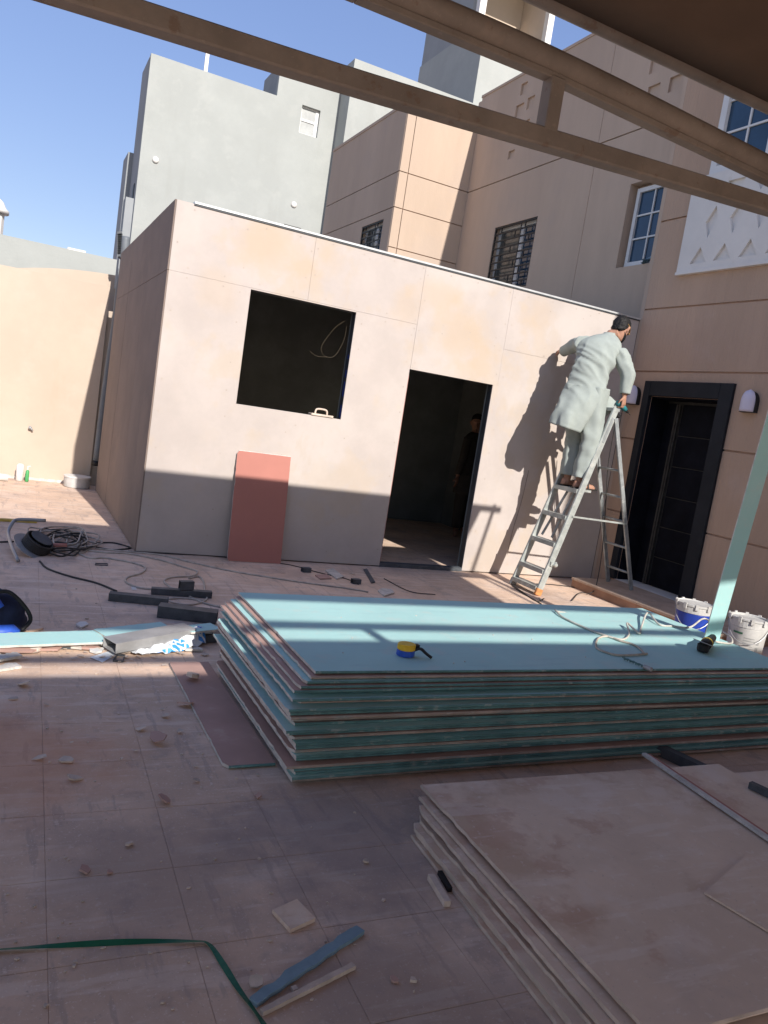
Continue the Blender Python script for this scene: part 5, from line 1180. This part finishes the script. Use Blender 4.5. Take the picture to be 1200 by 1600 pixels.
for q_, px in enumerate(allpx):
    b = MB(); b.tube(spline([G(u, v)+Vector((0,0,.006+h_)) for u, v, h_ in px], 7), .007, 7); b.build('cord_coil', 'cord' if q_ % 3 else 'cordd', t, smooth=True)
cord([(0, 848), (30, 846, .0), (60, 838), (90, 840)], 'cordd', 'dark cord running to the left edge behind the cable reel')
cord([(62, 878), (75, 890), (110, 902), (150, 912), (182, 925)], 'cordd', 'dark cord from the cable reel to the leftmost loose tube')
cord([(115, 862), (140, 873), (165, 873), (205, 880), (226, 887), (222, 896), (200, 903), (197, 911), (215, 919), (236, 922)], 'cord', 'grey cord in an S bend ending behind the loose tubes')
cord([(120, 858), (160, 864), (200, 866), (250, 876), (290, 888), (308, 894), (300, 901), (270, 903), (257, 908), (262, 916), (285, 928), (318, 943), (345, 950)], 'cord', 'grey cord crossing behind the loose tubes to the teal stack')
cord([(150, 858), (200, 863), (250, 868), (300, 880), (360, 893), (420, 903), (480, 912), (540, 920), (575, 926)], 'cord', 'long grey cord running across the tiles behind the teal stack')
cord([(145, 850), (175, 849), (200, 855), (202, 858), (175, 860), (150, 856)], 'cordd', 'flat dark cord loop near the cabin corner')
cord([(200, 862), (260, 866), (330, 869), (395, 878), (450, 883), (500, 896), (540, 905), (560, 914)], 'cordd', 'thin dark cord along the foot of the cabin wall', .004)
cord([(295, 905), (310, 902), (318, 910), (320, 925), (322, 938), (300, 946), (275, 944), (262, 938), (285, 936), (320, 940)], 'cord', 'grey cord coil lying over the loose tubes')
cord([(600, 905), (640, 925), (680, 930)], 'cordd', 'short dark cord behind the teal stack', .004)
# cords by the ladder
cord([(850, 936), (838, 940), (815, 925), (800, 915), (812, 925), (835, 938), (846, 945)], 'cordd', 'dark cord loop between the ladder feet', .005)
cord([(820, 913), (860, 914), (905, 920), (945, 932), (975, 942), (1000, 950)], 'cordd', 'dark cord running from the ladder towards the doorstep', .005)
b = MB(); pts = [G(893, 940)+Vector((0,0,.01)), G(905, 928)+Vector((0,0,.01)), Vector((5.47, 5.98, .03)), Vector((5.56, 6.02, .12)), Vector((5.60, 6.08, .5)), Vector((5.56, 6.1, .9)), Vector((5.47, 6.08, 1.35)), Vector((5.42, 6.03, 1.75))]
b.tube(spline(pts, 7), .005, 6); one(b, 'power_cord', 'cordd', 'dark cord hanging down between the ladder legs', 'cord', smooth=True)
b = MB(); pts = [Vector((5.62, 4.95, .112)), Vector((5.75, 5.05, .112)), Vector((5.9, 5.0, .112)), c+Vector((0,0,0)) if False else Vector((5.95, 4.85, .112))]
b.tube(spline(pts, 6), .006, 6); one(b, 'power_cord', 'cordd', 'dark cord on the doorstep behind the blue bucket', 'cord', smooth=True)
b = MB(); p = G(842, 935); b.tube(spline([p+Vector((0,0,.006)), G(862, 955)+Vector((0,0,.02)), Vector((3.98, 4.02, .30)), topG(868, 957)+Vector((0,0,.008))], 6), .006, 7); one(b, 'power_cord', 'cordw', 'dusty white cord climbing onto the stack from the ladder foot', 'cord', smooth=True)
b = MB(); b.tube(spline([Vector((5.0, 6.74, 1.15)), Vector((4.99, 6.76, .8)), Vector((4.95, 6.765, .5)), Vector((4.93, 6.76, .28))], 6), .0018, 5); one(b, 'hanging_string', 'cordd', 'thin string hanging on the cabin wall behind the ladder', 'string')
# dark blue tool bag at the left edge
c = G(-12, 985); c.z = 0; t = thing('tool_bag', 'dark blue nylon tool bag at the left edge of the tiles', 'bag', c)
b = MB(); keys = [((c.x, c.y, .004), Vector((.15, 0, 0)), Vector((0, .12, 0))), ((c.x, c.y, .03), Vector((.175, 0, 0)), Vector((0, .13, 0))), ((c.x-.01, c.y, .13), Vector((.165, 0, 0)), Vector((0, .125, 0))), ((c.x-.03, c.y, .20), Vector((.12, 0, 0)), Vector((0, .09, 0))), ((c.x-.05, c.y, .235), Vector((.05, 0, 0)), Vector((0, .04, 0)))]
b.loft(interp_rings([(V(a_), b_, c_) for a_, b_, c_ in keys], 18), 32)
for i, p_ in enumerate(b.v): b.v[i] = p_+(p_-(c+Vector((0,0,.1)))).normalized()*.022*noise.noise(p_*14) if p_.z > .01 else p_
b.build('bag_body', 'navy', t, smooth=True)
b = MB(); b.tube(spline([c+Vector((-.02,-.06,.225)), c+Vector((.06,-.08,.24)), c+Vector((.14,-.09,.17)), c+Vector((.18,-.08,.09)), c+Vector((.14,-.12,.04))], 6), .011, 8); b.build('carry_strap', 'black', t, smooth=True)
b = MB(); b.loft([((c.x+.02, c.y-.11, .005), Vector((.11,0,0)), Vector((0,.05,0))), ((c.x+.02, c.y-.115, .04), Vector((.115,0,0)), Vector((0,.055,0))), ((c.x+.02, c.y-.11, .07), Vector((.08,0,0)), Vector((0,.03,0)))], 18); b.build('front_pocket', 'bluep', t, smooth=True)
b = MB(); b.tube(spline([c+Vector((-.08,-.05,.22)), c+Vector((-.02,-.09,.22)), c+Vector((.03,-.11,.16))], 5), .02, 8); b.build('blue_trim', 'bluep', t, smooth=True)

# torn paper and broken gypsum bits lying in drifts
b = MB(); rnd3 = random.Random(21)
def scrap_at(x, y):
    r = rnd3.choice((.004, .006, .009, .013, .02))*rnd3.uniform(.7, 1.1); a0_ = rnd3.uniform(0, 6.28); n_ = rnd3.randint(4, 6); tl = rnd3.uniform(-.5, .5); vs_ = []
    for q_ in range(n_):
        a = a0_+q_*6.283/n_; rr = r*rnd3.uniform(.5, 1.3); vs_.append((x+rr*math.cos(a)*1.4, y+rr*math.sin(a), .003+abs(tl)*r+tl*rr*math.cos(a)+rnd3.uniform(0, .004)))
    b.add(vs_+[(x_, y_, z_+.002) for x_, y_, z_ in vs_], [tuple(range(n_))[::-1], tuple(range(n_, 2*n_))]+[(q_, (q_+1) % n_, n_+(q_+1) % n_, n_+q_) for q_ in range(n_)])
for k in range(60): scrap_at(rnd3.gauss(.45, .35), rnd3.gauss(4.14, .06))
for k in range(12): scrap_at(rnd3.gauss(.35, .35), rnd3.gauss(3.2, .45))
for k in range(9): scrap_at(rnd3.gauss(.72, .12), rnd3.gauss(3.3, .4))
for k in range(16): scrap_at(rnd3.gauss(2.6, .6), rnd3.gauss(6.3, .15))
tag(b.build('torn_scraps', 'tanedge'), 'small torn paper and gypsum bits scattered on the left tiles', 'scraps', kind='stuff')
